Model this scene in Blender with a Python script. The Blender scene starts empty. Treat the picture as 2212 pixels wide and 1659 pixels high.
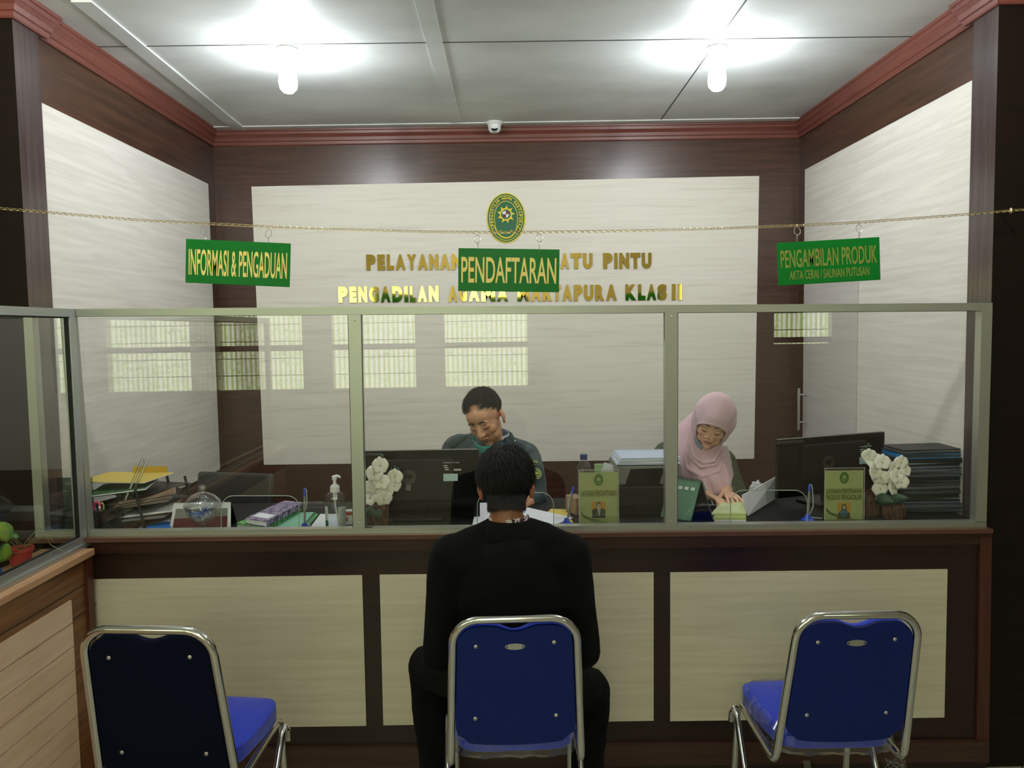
import bpy, bmesh, math, random
from mathutils import Vector as V, Matrix as M, Euler
random.seed(7)
SC = bpy.context.scene
# ---------------------------------------------------------------- camera, exposure, world
CAM = V((0, 0, 1.75)); FPX = 1712.9
PIT, YAW, ROL = -0.0688, 0.0058, -0.016
fwd = V((math.sin(YAW)*math.cos(PIT), math.cos(YAW)*math.cos(PIT), math.sin(PIT)))
r0 = V((math.cos(YAW), -math.sin(YAW), 0)); u0 = r0.cross(fwd)
RT = math.cos(ROL)*r0+math.sin(ROL)*u0; UP = -math.sin(ROL)*r0+math.cos(ROL)*u0
cd = bpy.data.cameras.new('camera'); cam = bpy.data.objects.new('camera', cd); SC.collection.objects.link(cam)
cd.sensor_width = 36; cd.lens = FPX*36/2212; cd.clip_start = .05
cam.matrix_world = M.Translation(CAM) @ M((RT, UP, -fwd)).transposed().to_4x4()
SC.camera = cam
SC.view_settings.view_transform = 'Standard'; SC.view_settings.look = 'None'
SC.view_settings.exposure = 0.2; SC.view_settings.gamma = 1; SC.view_settings.use_curve_mapping = False
w = bpy.data.worlds.new('world'); SC.world = w; w.use_nodes = True
w.node_tree.nodes['Background'].inputs[0].default_value = (.75, .85, 1, 1)
w.node_tree.nodes['Background'].inputs[1].default_value = 0.05
BULB_STRENGTH = 172.0
HALL_FILL = 370.0  # strength of the added fill bulbs in the hall
CURTAIN_STRENGTH = 3.8
try:
    SC.cycles.max_bounces = 10; SC.cycles.transparent_max_bounces = 24; SC.cycles.sample_clamp_indirect = 6
except Exception: pass

def ray(x, y): return fwd*FPX + RT*(x-1106) - UP*(y-829.5)
def onY(x, y, Y): d = ray(x, y); return CAM + d*((Y-CAM.y)/d.y)
def onX(x, y, X): d = ray(x, y); return CAM + d*((X-CAM.x)/d.x)
def onZ(x, y, Z): d = ray(x, y); return CAM + d*((Z-CAM.z)/d.z)
def pxm(Y): return FPX/Y            # pixels per metre at a distance
# ---------------------------------------------------------------- colours and materials
def lin(c): c /= 255.0; return c/12.92 if c <= .04045 else ((c+.055)/1.055)**2.4
def S(r, g, b): return (lin(r), lin(g), lin(b), 1)
def mat(name, col, rough=.5, metal=0., spec=.5, coat=0., emit=0., sheen=0., sss=0.):
    m = bpy.data.materials.new(name); m.use_nodes = True
    p = m.node_tree.nodes['Principled BSDF']
    p.inputs['Base Color'].default_value = col; p.inputs['Roughness'].default_value = rough
    p.inputs['Metallic'].default_value = metal; p.inputs['Specular IOR Level'].default_value = spec
    p.inputs['Coat Weight'].default_value = coat; p.inputs['Coat Roughness'].default_value = .08
    if emit: p.inputs['Emission Color'].default_value = col; p.inputs['Emission Strength'].default_value = emit
    if sheen: p.inputs['Sheen Weight'].default_value = sheen
    if sss: p.inputs['Subsurface Weight'].default_value = sss; p.inputs['Subsurface Radius'].default_value = (.01,.004,.002)
    return m
def nd(m, t): return m.node_tree.nodes.new(t)
def lk(m, a, b): m.node_tree.links.new(a, b)
def noisy(m, c1, c2, scale=(1, 1, 1), nscale=5, detail=6, lo=.35, hi=.65, bump=0., rough=None, dist=0., third=None):
    """mix two colours of a material by stretched noise in object space"""
    p = m.node_tree.nodes['Principled BSDF']
    tc = nd(m, 'ShaderNodeTexCoord'); mp = nd(m, 'ShaderNodeMapping'); mp.inputs['Scale'].default_value = scale
    n = nd(m, 'ShaderNodeTexNoise'); n.inputs['Scale'].default_value = nscale; n.inputs['Detail'].default_value = detail
    n.inputs['Distortion'].default_value = dist
    lk(m, tc.outputs['Object'], mp.inputs['Vector']); lk(m, mp.outputs[0], n.inputs['Vector'])
    r = nd(m, 'ShaderNodeValToRGB'); r.color_ramp.elements[0].position = lo; r.color_ramp.elements[1].position = hi
    r.color_ramp.elements[0].color = c1; r.color_ramp.elements[1].color = c2
    if third: e = r.color_ramp.elements.new(third[0]); e.color = third[1]
    lk(m, n.outputs['Fac'], r.inputs['Fac']); lk(m, r.outputs['Color'], p.inputs['Base Color'])
    if bump:
        b = nd(m, 'ShaderNodeBump'); b.inputs['Strength'].default_value = bump; b.inputs['Distance'].default_value = .002
        lk(m, n.outputs['Fac'], b.inputs['Height']); lk(m, b.outputs[0], p.inputs['Normal'])
    return m
def wood(name, c1, c2, axis, rough=.35, s=1.0, spec=.5, bump=.1, third=None):
    sc = {'x': (1.0, 20, 20), 'y': (20, 1.0, 20), 'z': (20, 20, 1.0)}[axis]
    m = mat(name, c1, rough, spec=spec)
    return noisy(m, c1, c2, tuple(k*s for k in sc), 2.2, 8, .3, .7, bump, dist=.7, third=third)
MT = {}
MT['cream_x'] = wood('cream_laminate_back', S(220,215,203), S(236,232,222), 'x', .5, third=(.42, S(230,225,214)), spec=.25)
MT['cream_y'] = wood('cream_laminate_side', S(214,210,201), S(232,229,221), 'y', .32)
MT['cream_c'] = wood('cream_laminate_counter', S(206,199,172), S(219,213,188), 'x', .38)
MT['cream_tan'] = wood('cream_planks', S(214,182,150), S(228,202,172), 'y', .45)
MT['doorgrey'] = wood('grey_cream_door_laminate', S(196,190,188), S(208,203,201), 'y', .35)
MT['brown_x'] = wood('brown_laminate_back', S(58,38,30), S(82,56,44), 'x', .3, 1.3)
MT['brown_y'] = wood('brown_laminate_side', S(54,34,23), S(82,54,37), 'y', .3)
MT['brown_z'] = wood('brown_laminate_jamb', S(62,52,52), S(82,70,68), 'z', .2)
MT['brown_c'] = wood('dark_brown_counter', S(33,19,14), S(47,28,21), 'x', .32)
MT['brown_f'] = wood('dark_brown_front_wall', S(18,10,7), S(26,16,11), 'x', .5, spec=.2)
MT['red_trim'] = wood('reddish_brown_paint', S(100,52,44), S(114,62,52), 'x', .4)
MT['red_trim_y'] = wood('reddish_brown_paint_side', S(102,54,44), S(118,64,52), 'y', .4)
MT['red_post'] = wood('red_brown_wood', S(66,32,22), S(88,46,32), 'z', .4)
MT['ply'] = wood('orange_brown_plywood', S(92,58,32), S(140,94,54), 'y', .42, third=(.5, S(116,76,42)))
MT['tan_top'] = wood('tan_wood_edge', S(176,134,98), S(200,160,122), 'y', .4)
MT['alu'] = mat('brushed_aluminium', S(172,175,164), .4, .7)
MT['alu_side'] = mat('pale_aluminium', S(178,184,184), .35, .75)
MT['rubber'] = mat('black_gasket', S(10,10,10), .6)
MT['chrome'] = mat('chrome', (.72,.72,.70,1), .12, 1)
MT['steel'] = mat('steel', (.6,.6,.58,1), .3, 1)
MT['gold'] = mat('gold_mirror_acrylic', (.98,.76,.20,1), .05, 1)
MT['letter_back'] = mat('grey_letter_edge', S(150,140,110), .4)
MT['brass'] = mat('brass_chain', (.60,.48,.26,1), .28, 1)
MT['black'] = mat('black_plastic', S(8,8,8), .45, spec=.35)
MT['blackgloss'] = mat('glossy_black_plastic', S(7,7,7), .2, spec=.35)
MT['darkgrey'] = mat('dark_grey_plastic', S(42,44,42), .5)
MT['grey'] = mat('grey_plastic', S(120,120,116), .5)
MT['white'] = mat('white_plastic', S(225,228,226), .35)
MT['paper'] = mat('white_paper', S(226,230,236), .7)
MT['signgreen'] = mat('green_acrylic', S(0,106,32), .35, spec=.2)
MT['signgold'] = mat('pale_gold_vinyl', S(234,214,124), .45, spec=.2)
MT['signgold_dim'] = mat('dull_gold_vinyl', S(122,132,50), .45)
MT['egreen'] = mat('emblem_green', S(14,98,62), .35)
MT['eyellow'] = mat('emblem_yellow', S(236,214,40), .4)
MT['white_wall'] = mat('hall_wall_paint', S(176,168,150), .7)
MT['hall_ceiling'] = mat('hall_ceiling_paint', S(150,150,146), .8)
# ceiling boards: grey with faint water stains
m = mat('painted_ceiling_board', S(175,178,174), .55); noisy(m, S(196,200,197), S(222,225,222), (1, 1.6, 1), 1.7, 7, .3, .65, .25); MT['ceiling'] = m
m = mat('beige_floor_tiles', S(170,170,155), .25); MT['floor'] = m
p = m.node_tree.nodes['Principled BSDF']; tc = nd(m, 'ShaderNodeTexCoord'); bk = nd(m, 'ShaderNodeTexBrick')
bk.inputs['Color1'].default_value = S(168,168,152); bk.inputs['Color2'].default_value = S(178,176,160); bk.inputs['Mortar'].default_value = S(70,66,58)
bk.offset = 0; bk.inputs['Scale'].default_value = 1; bk.inputs['Brick Width'].default_value = .4; bk.inputs['Row Height'].default_value = .4; bk.inputs['Mortar Size'].default_value = .004
lk(m, tc.outputs['Object'], bk.inputs['Vector']); lk(m, bk.outputs['Color'], p.inputs['Base Color'])
def glassmat(name, tint, base=.04, rough=0., extra=None):
    m = bpy.data.materials.new(name); m.use_nodes = True; nt = m.node_tree; nt.nodes.clear()
    o = nd(m, 'ShaderNodeOutputMaterial'); mx = nd(m, 'ShaderNodeMixShader'); t = nd(m, 'ShaderNodeBsdfTransparent'); g = nd(m, 'ShaderNodeBsdfGlossy')
    t.inputs[0].default_value = tint; g.inputs['Roughness'].default_value = rough; g.inputs['Color'].default_value = (1, 1, 1, 1)
    lw = nd(m, 'ShaderNodeLayerWeight'); lw.inputs['Blend'].default_value = .5
    pw = nd(m, 'ShaderNodeMath'); pw.operation = 'POWER'; pw.inputs[1].default_value = 5
    ma = nd(m, 'ShaderNodeMath'); ma.operation = 'MULTIPLY_ADD'; ma.inputs[1].default_value = 1-base; ma.inputs[2].default_value = base
    lk(m, lw.outputs['Facing'], pw.inputs[0]); lk(m, pw.outputs[0], ma.inputs[0]); lk(m, ma.outputs[0], mx.inputs[0])
    lk(m, t.outputs[0], mx.inputs[1]); lk(m, g.outputs[0], mx.inputs[2]); lk(m, mx.outputs[0], o.inputs[0])
    return m
MT['glass'] = glassmat('window_glass', (.990, .994, .985, 1), .042)
MT['acrylic'] = glassmat('clear_acrylic', (.96, .965, .96, 1), .06)
MT['jarglass'] = glassmat('pressed_glass', (.90, .93, .93, 1), .16, .08)
MT['pet'] = glassmat('clear_bottle_plastic', (.90, .93, .95, 1), .08, .05)
MT['film'] = glassmat('clear_plastic_wrap', (.93, .94, .95, 1), .10, .12)
MT['glassedge'] = mat('polished_glass_edge', S(150,168,158), .2, spec=.8)
# ---------------------------------------------------------------- mesh builder
COL = SC.collection
class MB:
    def __init__(s): s.b = bmesh.new()
    def _add(s, ret, mtx):
        bmesh.ops.transform(s.b, matrix=mtx, verts=ret)
        return s
    def box(s, c, sz, rot=None, bev=0, seg=2):
        t = bmesh.new(); bmesh.ops.create_cube(t, size=1)
        bmesh.ops.scale(t, vec=sz, verts=t.verts)
        if bev: bmesh.ops.bevel(t, geom=t.edges[:], offset=bev, segments=seg, affect='EDGES', profile=.5)
        mt = M.Translation(V(c)) @ (rot.to_matrix().to_4x4() if rot else M.Identity(4))
        bmesh.ops.transform(t, matrix=mt, verts=t.verts); s.merge(t); return s
    def merge(s, t):
        me = bpy.data.meshes.new('tmp'); t.to_mesh(me); t.free(); s.b.from_mesh(me); bpy.data.meshes.remove(me)
    def hull8(s, pts):
        """box from 4 front points and 4 back points"""
        v = [s.b.verts.new(p) for p in pts]
        for f in ((0,1,2,3), (7,6,5,4), (0,4,5,1), (1,5,6,2), (2,6,7,3), (3,7,4,0)): s.b.faces.new([v[i] for i in f])
        bmesh.ops.recalc_face_normals(s.b, faces=s.b.faces[:]); return s
    def slab(s, front, off):
        return s.hull8([V(p) for p in front]+[V(p)+V(off) for p in front])
    def prism(s, poly, off):
        """polygon (3-D points) extruded by off"""
        a = [s.b.verts.new(p) for p in poly]; c = [s.b.verts.new(V(p)+V(off)) for p in poly]
        n = len(poly); fs = [s.b.faces.new(a), s.b.faces.new(c[::-1])]
        for i in range(n): fs.append(s.b.faces.new((a[i], a[(i+1) % n], c[(i+1) % n], c[i])))
        bmesh.ops.recalc_face_normals(s.b, faces=fs); return s
    def tube(s, pts, r, n=8, cap=True, closed=False):
        pts = [V(p) for p in pts]; m = len(pts)
        rr = r if isinstance(r, (list, tuple)) else [r]*m
        rings = []; up = None
        for i, p in enumerate(pts):
            a = pts[(i-1) % m] if (i > 0 or closed) else p; c = pts[(i+1) % m] if (i < m-1 or closed) else p
            t = (c-a).normalized() if (c-a).length > 1e-9 else V((0, 0, 1))
            if up is None: up = t.orthogonal().normalized()
            up = (up - t*up.dot(t)); up = up.normalized() if up.length > 1e-6 else t.orthogonal().normalized()
            q = t.cross(up)
            rings.append([s.b.verts.new(p+(up*math.cos(2*math.pi*k/n)+q*math.sin(2*math.pi*k/n))*max(rr[i], 1e-5)) for k in range(n)])
        R = range(m if closed else m-1)
        for i in R:
            A, B = rings[i], rings[(i+1) % m]
            for k in range(n): s.b.faces.new((A[k], A[(k+1) % n], B[(k+1) % n], B[k]))
        if cap and not closed: s.b.faces.new(rings[0][::-1]); s.b.faces.new(rings[-1])
        return s
    def lathe(s, prof, c=(0, 0, 0), n=24, mtx=None, ripple=None, sq=None):
        """profile [(r,z)...] turned about z"""
        t = bmesh.new(); rings = []
        for (r, z) in prof:
            ring = []
            for k in range(n):
                a = 2*math.pi*k/n; q = r*(1+(ripple(a, z) if ripple else 0)); x, y = math.cos(a)*q, math.sin(a)*q
                if sq: x *= sq[0]; y *= sq[1]
                ring.append(t.verts.new((x, y, z)))
            rings.append(ring)
        for A, B in zip(rings, rings[1:]):
            for k in range(n): t.faces.new((A[k], A[(k+1) % n], B[(k+1) % n], B[k]))
        if prof[0][0] > 1e-4: t.faces.new(rings[0][::-1])
        if prof[-1][0] > 1e-4: t.faces.new(rings[-1])
        bmesh.ops.remove_doubles(t, verts=t.verts, dist=1e-6)
        bmesh.ops.transform(t, matrix=M.Translation(V(c)) @ (mtx.to_4x4() if mtx else M.Identity(4)), verts=t.verts)
        s.merge(t); return s
    def ell(s, c, r, rot=None, u=20, v=12, mtx=None):
        t = bmesh.new(); bmesh.ops.create_uvsphere(t, u_segments=u, v_segments=v, radius=1)
        if isinstance(r, (int, float)): r = (r, r, r)
        mm = M.Translation(V(c)) @ (rot.to_matrix().to_4x4() if rot else M.Identity(4)) @ M.Diagonal((*r, 1))
        if mtx: mm = mtx @ mm
        bmesh.ops.transform(t, matrix=mm, verts=t.verts); s.merge(t); return s
    def cap(s, a, b, ra, rb, mtx=None, n=16):
        """tapered capsule"""
        a, b = V(a), V(b)
        if mtx: a, b = mtx @ a, mtx @ b
        L = (b-a).length; k = 6; prof = []
        for i in range(k+1): t = math.pi/2*i/k; prof.append((ra*math.sin(t), -ra*math.cos(t)))
        for i in range(k+1): t = math.pi/2*i/k; prof.append((rb*math.cos(t), L+rb*math.sin(t)))
        return s.lathe(prof, a, n, V((0, 0, 1)).rotation_difference((b-a).normalized()).to_matrix())
    def grid(s, rows, closed=False):
        vs = [[s.b.verts.new(p) for p in r] for r in rows]
        for A, B in zip(vs, vs[1:]):
            n = len(A)
            for k in range(n if closed else n-1): s.b.faces.new((A[k], A[(k+1) % n], B[(k+1) % n], B[k]))
        return s
    def text(s, body, O, X, Z, w, h, depth=.002, offset=.02, out=None):
        """text fitted into a w x h box whose lower left corner is O, along unit X and Z; faces out = X x Z reversed"""
        cu = bpy.data.curves.new('t', 'FONT'); cu.body = body; cu.offset = offset; cu.resolution_u = 4; cu.extrude = .02
        o = bpy.data.objects.new('t', cu); COL.objects.link(o)
        dg = bpy.context.evaluated_depsgraph_get(); me = bpy.data.meshes.new_from_object(o.evaluated_get(dg))
        bpy.data.objects.remove(o); bpy.data.curves.remove(cu)
        xs = [v.co.x for v in me.vertices]; ys = [v.co.y for v in me.vertices]
        if not xs: return s
        x0, x1, y0, y1 = min(xs), max(xs), min(ys), max(ys); X = V(X).normalized(); Z = V(Z).normalized(); N = X.cross(Z).normalized()
        for v in me.vertices:
            c = v.co.copy(); v.co = V(O)+X*((c.x-x0)/(x1-x0)*w)+Z*((c.y-y0)/(y1-y0)*h)+N*((c.z+.02)/.04*depth)
        s.b.from_mesh(me); bpy.data.meshes.remove(me); return s
    def make(s, name, material, parent=None, loc=None, smooth=False, rot=None, mods=None, angle=40):
        me = bpy.data.meshes.new(name)
        s.b.to_mesh(me); s.b.free()
        o = bpy.data.objects.new(name, me); COL.objects.link(o)
        for mm in (material if isinstance(material, (list, tuple)) else [material]): me.materials.append(mm if not isinstance(mm, str) else MT[mm])
        if smooth:
            for f in me.polygons: f.use_smooth = True
            if angle < 180: me.set_sharp_from_angle(angle=math.radians(angle))
        if loc is not None: o.location = loc
        if rot is not None: o.rotation_euler = rot
        if parent: o.parent = parent
        return o
def tag(o, label=None, cat=None, group=None, kind=None):
    if label: o['label'] = label
    if cat: o['category'] = cat
    if group: o['group'] = group
    if kind: o['kind'] = kind
    return o
def thing(name, label, cat, loc=(0, 0, 0), rot=(0, 0, 0), group=None):
    o = bpy.data.objects.new(name, None); COL.objects.link(o); o.empty_display_size = .05
    o.location = loc; o.rotation_euler = rot; return tag(o, label, cat, group)
def copy_tree(o, parent=None):
    c = o.copy(); COL.objects.link(c)
    if parent: c.parent = parent
    for ch in [x for x in bpy.data.objects if x.parent == o]: copy_tree(ch, c)
    return c
def struct(o, label=None): return tag(o, label, None, None, 'structure')
# ================================================================ THE SETTING
XL, XR, YB, YF, ZC, ZT = -1.811, 1.855, 5.044, 3.16, 2.913, 3.01
DZ = .975
struct(MB().box((0, .6, -.05), (9, 9.2, .1)).make('floor', 'floor'), 'beige tiled floor with dark grout lines')
# back wall + panel
struct(MB().box((.02, YB+.05, 1.5), (3.9, .1, 3.02)).make('wall_back', 'brown_x'), 'dark brown wood laminate back wall of the service room')
q = [onY(543,403,YB-.006), onY(1640,380,YB-.006), onY(1629,991,YB-.006), onY(570,1004,YB-.006)]
o = MB().slab(q, (0, .006, 0)).make('trim_1', 'cream_x'); struct(o, 'large cream wood grain panel on the back wall')
# side walls + panels
struct(MB().box((XL-.05, 4.102, 1.5), (.1, 1.88, 3.02)).make('wall_left', 'brown_y'), 'brown laminate left wall of the service room')
struct(MB().box((XR+.05, 4.102, 1.5), (.1, 1.88, 3.02)).make('wall_right', 'brown_y'), 'brown laminate right wall of the service room')
def xq(X, y0, y1, z0, z1): return [V((X, y0, z0)), V((X, y1, z0)), V((X, y1, z1)), V((X, y0, z1))]
struct(MB().slab(xq(XL, YF, 4.925, .905, 2.665), (.005, 0, 0)).make('trim_2', 'cream_y'), 'cream wood grain panel on the left wall')
b = MB().slab(xq(XR, YF, 4.17, .905, 2.70), (-.005, 0, 0)); b.slab(xq(XR, 4.17, 4.94, 2.12, 2.70), (-.005, 0, 0)).make('trim_3', 'cream_y')
struct(bpy.data.objects['trim_3'], 'cream wood grain panel on the right wall around the door')
# door in the right wall
d = MB().slab(xq(XR-.001, 4.175, 4.925, .02, 2.115), (-.009, 0, 0)).make('door_1', 'doorgrey'); struct(d, 'pale grey laminate door in the right wall')
hy = 4.86; hx = XR-.06
h = MB().tube([(hx, hy, 1.10), (hx, hy, 1.36)], .008, 10); h.make('door_handle', 'steel', d, smooth=True)
hh = [x for x in bpy.data.objects if x.name == 'door_handle'][0]
for z in (1.15, 1.32): MB().tube([(hx, hy, z), (XR-.009, hy, z)], .006, 8).make('handle_bracket', 'steel', hh, smooth=True)
lk_ = MB().lathe([(0, 0), (.017, 0), (.017, .012), (.008, .014), (0, .014)], (XR-.01, hy, 1.035), 16, Euler((0, -math.pi/2, 0)).to_matrix())
lk_.box((XR-.03, hy-.004, 1.03), (.03, .004, .02)).box((XR-.045, hy-.004, 1.0), (.012, .003, .05)); lk_.make('door_lock', 'steel', d, smooth=True)
# pilasters of the opening + front walls of the hall
for nm, x0, s, lab in (('wall_front_left', XL, -1, 'left'), ('wall_front_right', XR, 1, 'right')):
    xi = x0 - s*.02
    b = MB().box((xi+s*1.3, 3.08, 1.5), (2.6, .16, 3.02)); o = b.make(nm, 'brown_f')
    o.data.materials.append(MT['brown_z'])
    for f in o.data.polygons:
        if abs(f.normal.x) > .9 and f.center.x*s < abs(xi)+.05: f.material_index = 1
    struct(o, 'dark brown laminate wall to the %s of the service opening' % lab)
# cornices
def cornice(name, path, mk, lab):
    prof = [(0, 0), (.010, 0), (.014, .006), (.016, .022), (.022, .026), (.026, .045), (.036, .060), (.040, .064), (.042, .080), (.048, .084), (.050, .097), (0, .097)]
    rows = []
    for p, n in path: rows.append([V((p[0]+n[0]*a, p[1]+n[1]*a, ZC+z)) for a, z in prof])
    o = MB().grid(rows, False); o.b.faces.new([v for v in list(o.b.verts)[:len(prof)]])
    o = o.make(name, mk); return struct(o, lab)
pl = XL+.02; pr = XR-.02
cornice('trim_4', [((XL, YF), (1, 1)), ((XL, YB), (1, -1)) ], 'red_trim_y', 'reddish brown cornice along the left wall')
cornice('trim_5', [((XL, YB), (1, -1)), ((XR, YB), (-1, -1))], 'red_trim', 'reddish brown cornice along the back wall')
cornice('trim_6', [((XR, YB), (-1, -1)), ((XR, YF), (-1, 1))], 'red_trim_y', 'reddish brown cornice along the right wall')
cornice('trim_7', [((pl, YF+.04), (1, 1)), ((pl, 3.0), (1, -1)), ((-4.2, 3.0), (1, -1))], 'red_trim', 'reddish brown cornice wrapping the left side of the opening')
cornice('trim_8', [((pr, YF+.04), (-1, 1)), ((pr, 3.0), (-1, -1)), ((4.2, 3.0), (-1, -1))], 'red_trim', 'reddish brown cornice wrapping the right side of the opening')
# ceiling with battens
struct(MB().box((0, .65, ZT+.03), (9, 9.2, .06)).make('ceiling', 'ceiling'), 'grey painted board ceiling with seams and battens')
def batten(name, a, b_, wd, mk='ceiling', t=.012, lab=''):
    A, B = onZ(*a, ZT), onZ(*b_, ZT); d_ = (B-A).normalized(); n = V((-d_.y, d_.x, 0))*wd/2
    return struct(MB().slab([A-n, A+n, B+n, B-n], (0, 0, -t)).make(name, mk), lab)
seam = mat('dark_ceiling_seam', S(70,72,66), .8)
batten('trim_9', (175,0), (525,284), .075, t=.008, lab='wide flat batten on the ceiling at the left')
batten('trim_10', (905,-40), (982,262), .07, t=.006, lab='flat batten across the middle of the ceiling')
batten('trim_11', (190,101), (2010,78), .006, seam, .002, lab='thin seam between the ceiling boards')
batten('trim_12', (1612,0), (1425,262), .006, seam, .002, lab='thin slanting seam between the ceiling boards at the right')
batten('trim_13', (440,276), (1735,256), .06, t=.006, lab='flat batten along the back edge of the ceiling')
# the waiting hall behind the camera (seen in the glass)
HY = -1.7; VY = 6-HY
struct(MB().box((-4.45, .65, 1.5), (.1, 4.9, 3.02)).make('wall_hall_left', 'white_wall'), 'plain wall at the left end of the waiting hall')
struct(MB().box((4.45, .65, 1.5), (.1, 4.9, 3.02)).make('wall_hall_right', 'white_wall'), 'plain wall at the right end of the waiting hall')
hallwall = mat('hall_rear_wall', S(214,206,184), .6)
wins = []
for x0, x1 in ((-10, 168), (234, 414), (478, 656), (720, 899), (962, 1141)):
    a = onY(x0, 832, VY); c = onY(x1, 832, VY); wins.append((a.x, c.x, 1.20, 2.42))
a = onY(1672, 744, VY); c = onY(1797, 744, VY); wins.append((a.x, c.x, a.z, 2.42))
b = MB(); xs = -4.4
for (x0, x1, z0, z1) in wins:
    b.box(((xs+x0)/2, HY-.06, 1.5), (x0-xs, .12, 3.0)); b.box(((x0+x1)/2, HY-.06, z0/2), (x1-x0, .12, z0)); b.box(((x0+x1)/2, HY-.06, (z1+3)/2), (x1-x0, .12, 3-z1)); xs = x1
b.box(((xs+4.4)/2, HY-.06, 1.5), (4.4-xs, .12, 3.0))
struct(b.make('wall_hall_rear', hallwall), 'brown rear wall of the waiting hall pierced by curtained windows')
cm = bpy.data.materials.new('bamboo_print_curtain'); cm.use_nodes = True; nt = cm.node_tree; pb = nt.nodes['Principled BSDF']
tc = nd(cm, 'ShaderNodeTexCoord'); mp = nd(cm, 'ShaderNodeMapping'); wv = nd(cm, 'ShaderNodeTexWave'); wv.bands_direction = 'X'
wv.inputs['Scale'].default_value = 6.5; wv.inputs['Distortion'].default_value = .9; wv.inputs['Detail'].default_value = 1; wv.inputs['Detail Scale'].default_value = .6
mp.inputs['Scale'].default_value = (1, 1, .12); lk(cm, tc.outputs['Object'], mp.inputs[0]); lk(cm, mp.outputs[0], wv.inputs['Vector'])
r = nd(cm, 'ShaderNodeValToRGB'); r.color_ramp.elements[0].color = (.36, .55, .12, 1); r.color_ramp.elements[1].color = (.95, .93, .66, 1); r.color_ramp.elements[0].position = .1; r.color_ramp.elements[1].position = .6
e = r.color_ramp.elements.new(.85); e.color = (1, .97, .88, 1); lk(cm, wv.outputs['Fac'], r.inputs[0])
n = nd(cm, 'ShaderNodeTexNoise'); n.inputs['Scale'].default_value = 14; n.inputs['Distortion'].default_value = 2; lk(cm, tc.outputs['Object'], n.inputs['Vector'])
r2 = nd(cm, 'ShaderNodeValToRGB'); r2.color_ramp.elements[0].position = .56; r2.color_ramp.elements[1].position = .6; r2.color_ramp.elements[0].color = (0,0,0,1)
lk(cm, n.outputs['Fac'], r2.inputs[0]); mx = nd(cm, 'ShaderNodeMix'); mx.data_type = 'RGBA'; lk(cm, r2.outputs[0], mx.inputs['Factor']); lk(cm, r.outputs[0], mx.inputs[6]); mx.inputs[7].default_value = (.5, .66, .34, 1)
lk(cm, mx.outputs[2], pb.inputs['Emission Color']); pb.inputs['Emission Strength'].default_value = CURTAIN_STRENGTH; pb.inputs['Base Color'].default_value = (.5, .6, .4, 1)
wf = mat('dark_window_bars', S(50,44,38), .5)
for i, (x0, x1, z0, z1) in enumerate(wins):
    fr = MB()
    zs = onY(800, 749, VY).z
    if z0 < zs: fr.box(((x0+x1)/2, HY-.03, zs), (x1-x0, .05, .055))
    k = z0+.14
    while k < z1: fr.box(((x0+x1)/2, HY-.04, k), (x1-x0, .010, .007)); k += .165
    w_ = fr.make('window_%d' % (i+1), wf); struct(w_, 'hall window %s with bars over a bamboo print curtain' % ['at the far left', 'second from the left', 'third from the left', 'fourth from the left', 'right of the middle', 'above the far door'][i])
    n_ = 24; MB().grid([[V((x0+(x1-x0)*t/n_, HY-.10+.012*math.sin(t*2.1), z)) for t in range(n_+1)] for z in (z0, z1)]).make('curtain', cm, w_, smooth=True)
# ================================================================ COUNTER
FY = 2.985
ct = thing('service_counter', 'long dark brown service counter with cream wood grain panels under the glass partition', 'counter', (0, 3.0, 0))
def wl(pts, th): return [V(p)-th.location for p in pts]
cl, cr = onY(60,1170,FY), onY(2143,1146,FY)
b = MB().slab([V((cl.x, FY, 0)), V((cr.x, FY, 0)), V((cr.x, FY, .93)), V((cl.x, FY, .945))], (0, .05, 0))
bmesh.ops.translate(b.b, vec=-ct.location, verts=b.b.verts); b.make('front_board', 'brown_c', ct)
b = MB().slab([onY(60,1164,2.95), onY(2146,1143,2.95), onY(2146,1152,2.95), onY(60,1174,2.95)], (0, .085, 0)); bmesh.ops.translate(b.b, vec=-ct.location, verts=b.b.verts); b.make('ledge', wood('brown_ledge', S(84,54,44), S(104,70,58), 'x', .3), ct)
b = MB().slab([onY(195,1174,2.975), onY(2143,1152,2.975), onY(2143,1176,2.975), onY(195,1196,2.975)], (0, .02, 0)); bmesh.ops.translate(b.b, vec=-ct.location, verts=b.b.verts); b.make('moulding', wood('dark_moulding', S(52,28,20), S(66,38,28), 'x', .35), ct)
for q in ([(150,1253),(782,1243),(791,1568),(170,1577)], [(820,1242),(1412,1237),(1412,1557),(828,1567)], [(1448,1237),(2047,1230),(2040,1550),(1448,1558)]):
    b = MB().slab([onY(x, y, FY-.006) for x, y in q], (0, .006, 0)); bmesh.ops.translate(b.b, vec=-ct.location, verts=b.b.verts); b.make('panel', 'cream_c', ct)
b = MB().slab([onY(170,1622,FY-.02), onY(2137,1602,FY-.02), onY(2137,1646,FY-.02), onY(170,1668,FY-.02)], (0, .02, 0)); bmesh.ops.translate(b.b, vec=-ct.location, verts=b.b.verts); b.make('plinth', wood('red_brown_plinth', S(54,33,26), S(72,46,36), 'x', .4), ct)
b = MB().slab([onY(2118,1160,FY-.012), onY(2143,1160,FY-.012), onY(2136,1648,FY-.012), onY(2110,1648,FY-.012)], (0, .012, 0)); bmesh.ops.translate(b.b, vec=-ct.location, verts=b.b.verts); b.make('end_trim', 'red_post', ct)
# inner desk top
dk = thing('inner_desk', 'dark desk top running behind the glass partition', 'desk', (0, 3.4, 0))
MB().box((0.02, -.075, DZ-.0125), (3.60, .53, .025)).make('desk_top', mat('dark_desk_top', S(10,9,8), .6, spec=.3), dk)
for x in (-1.7, 0, 1.7): MB().box((x, -.06, .4625), (.03, .48, .925)).make('support', 'brown_c', dk)
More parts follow.
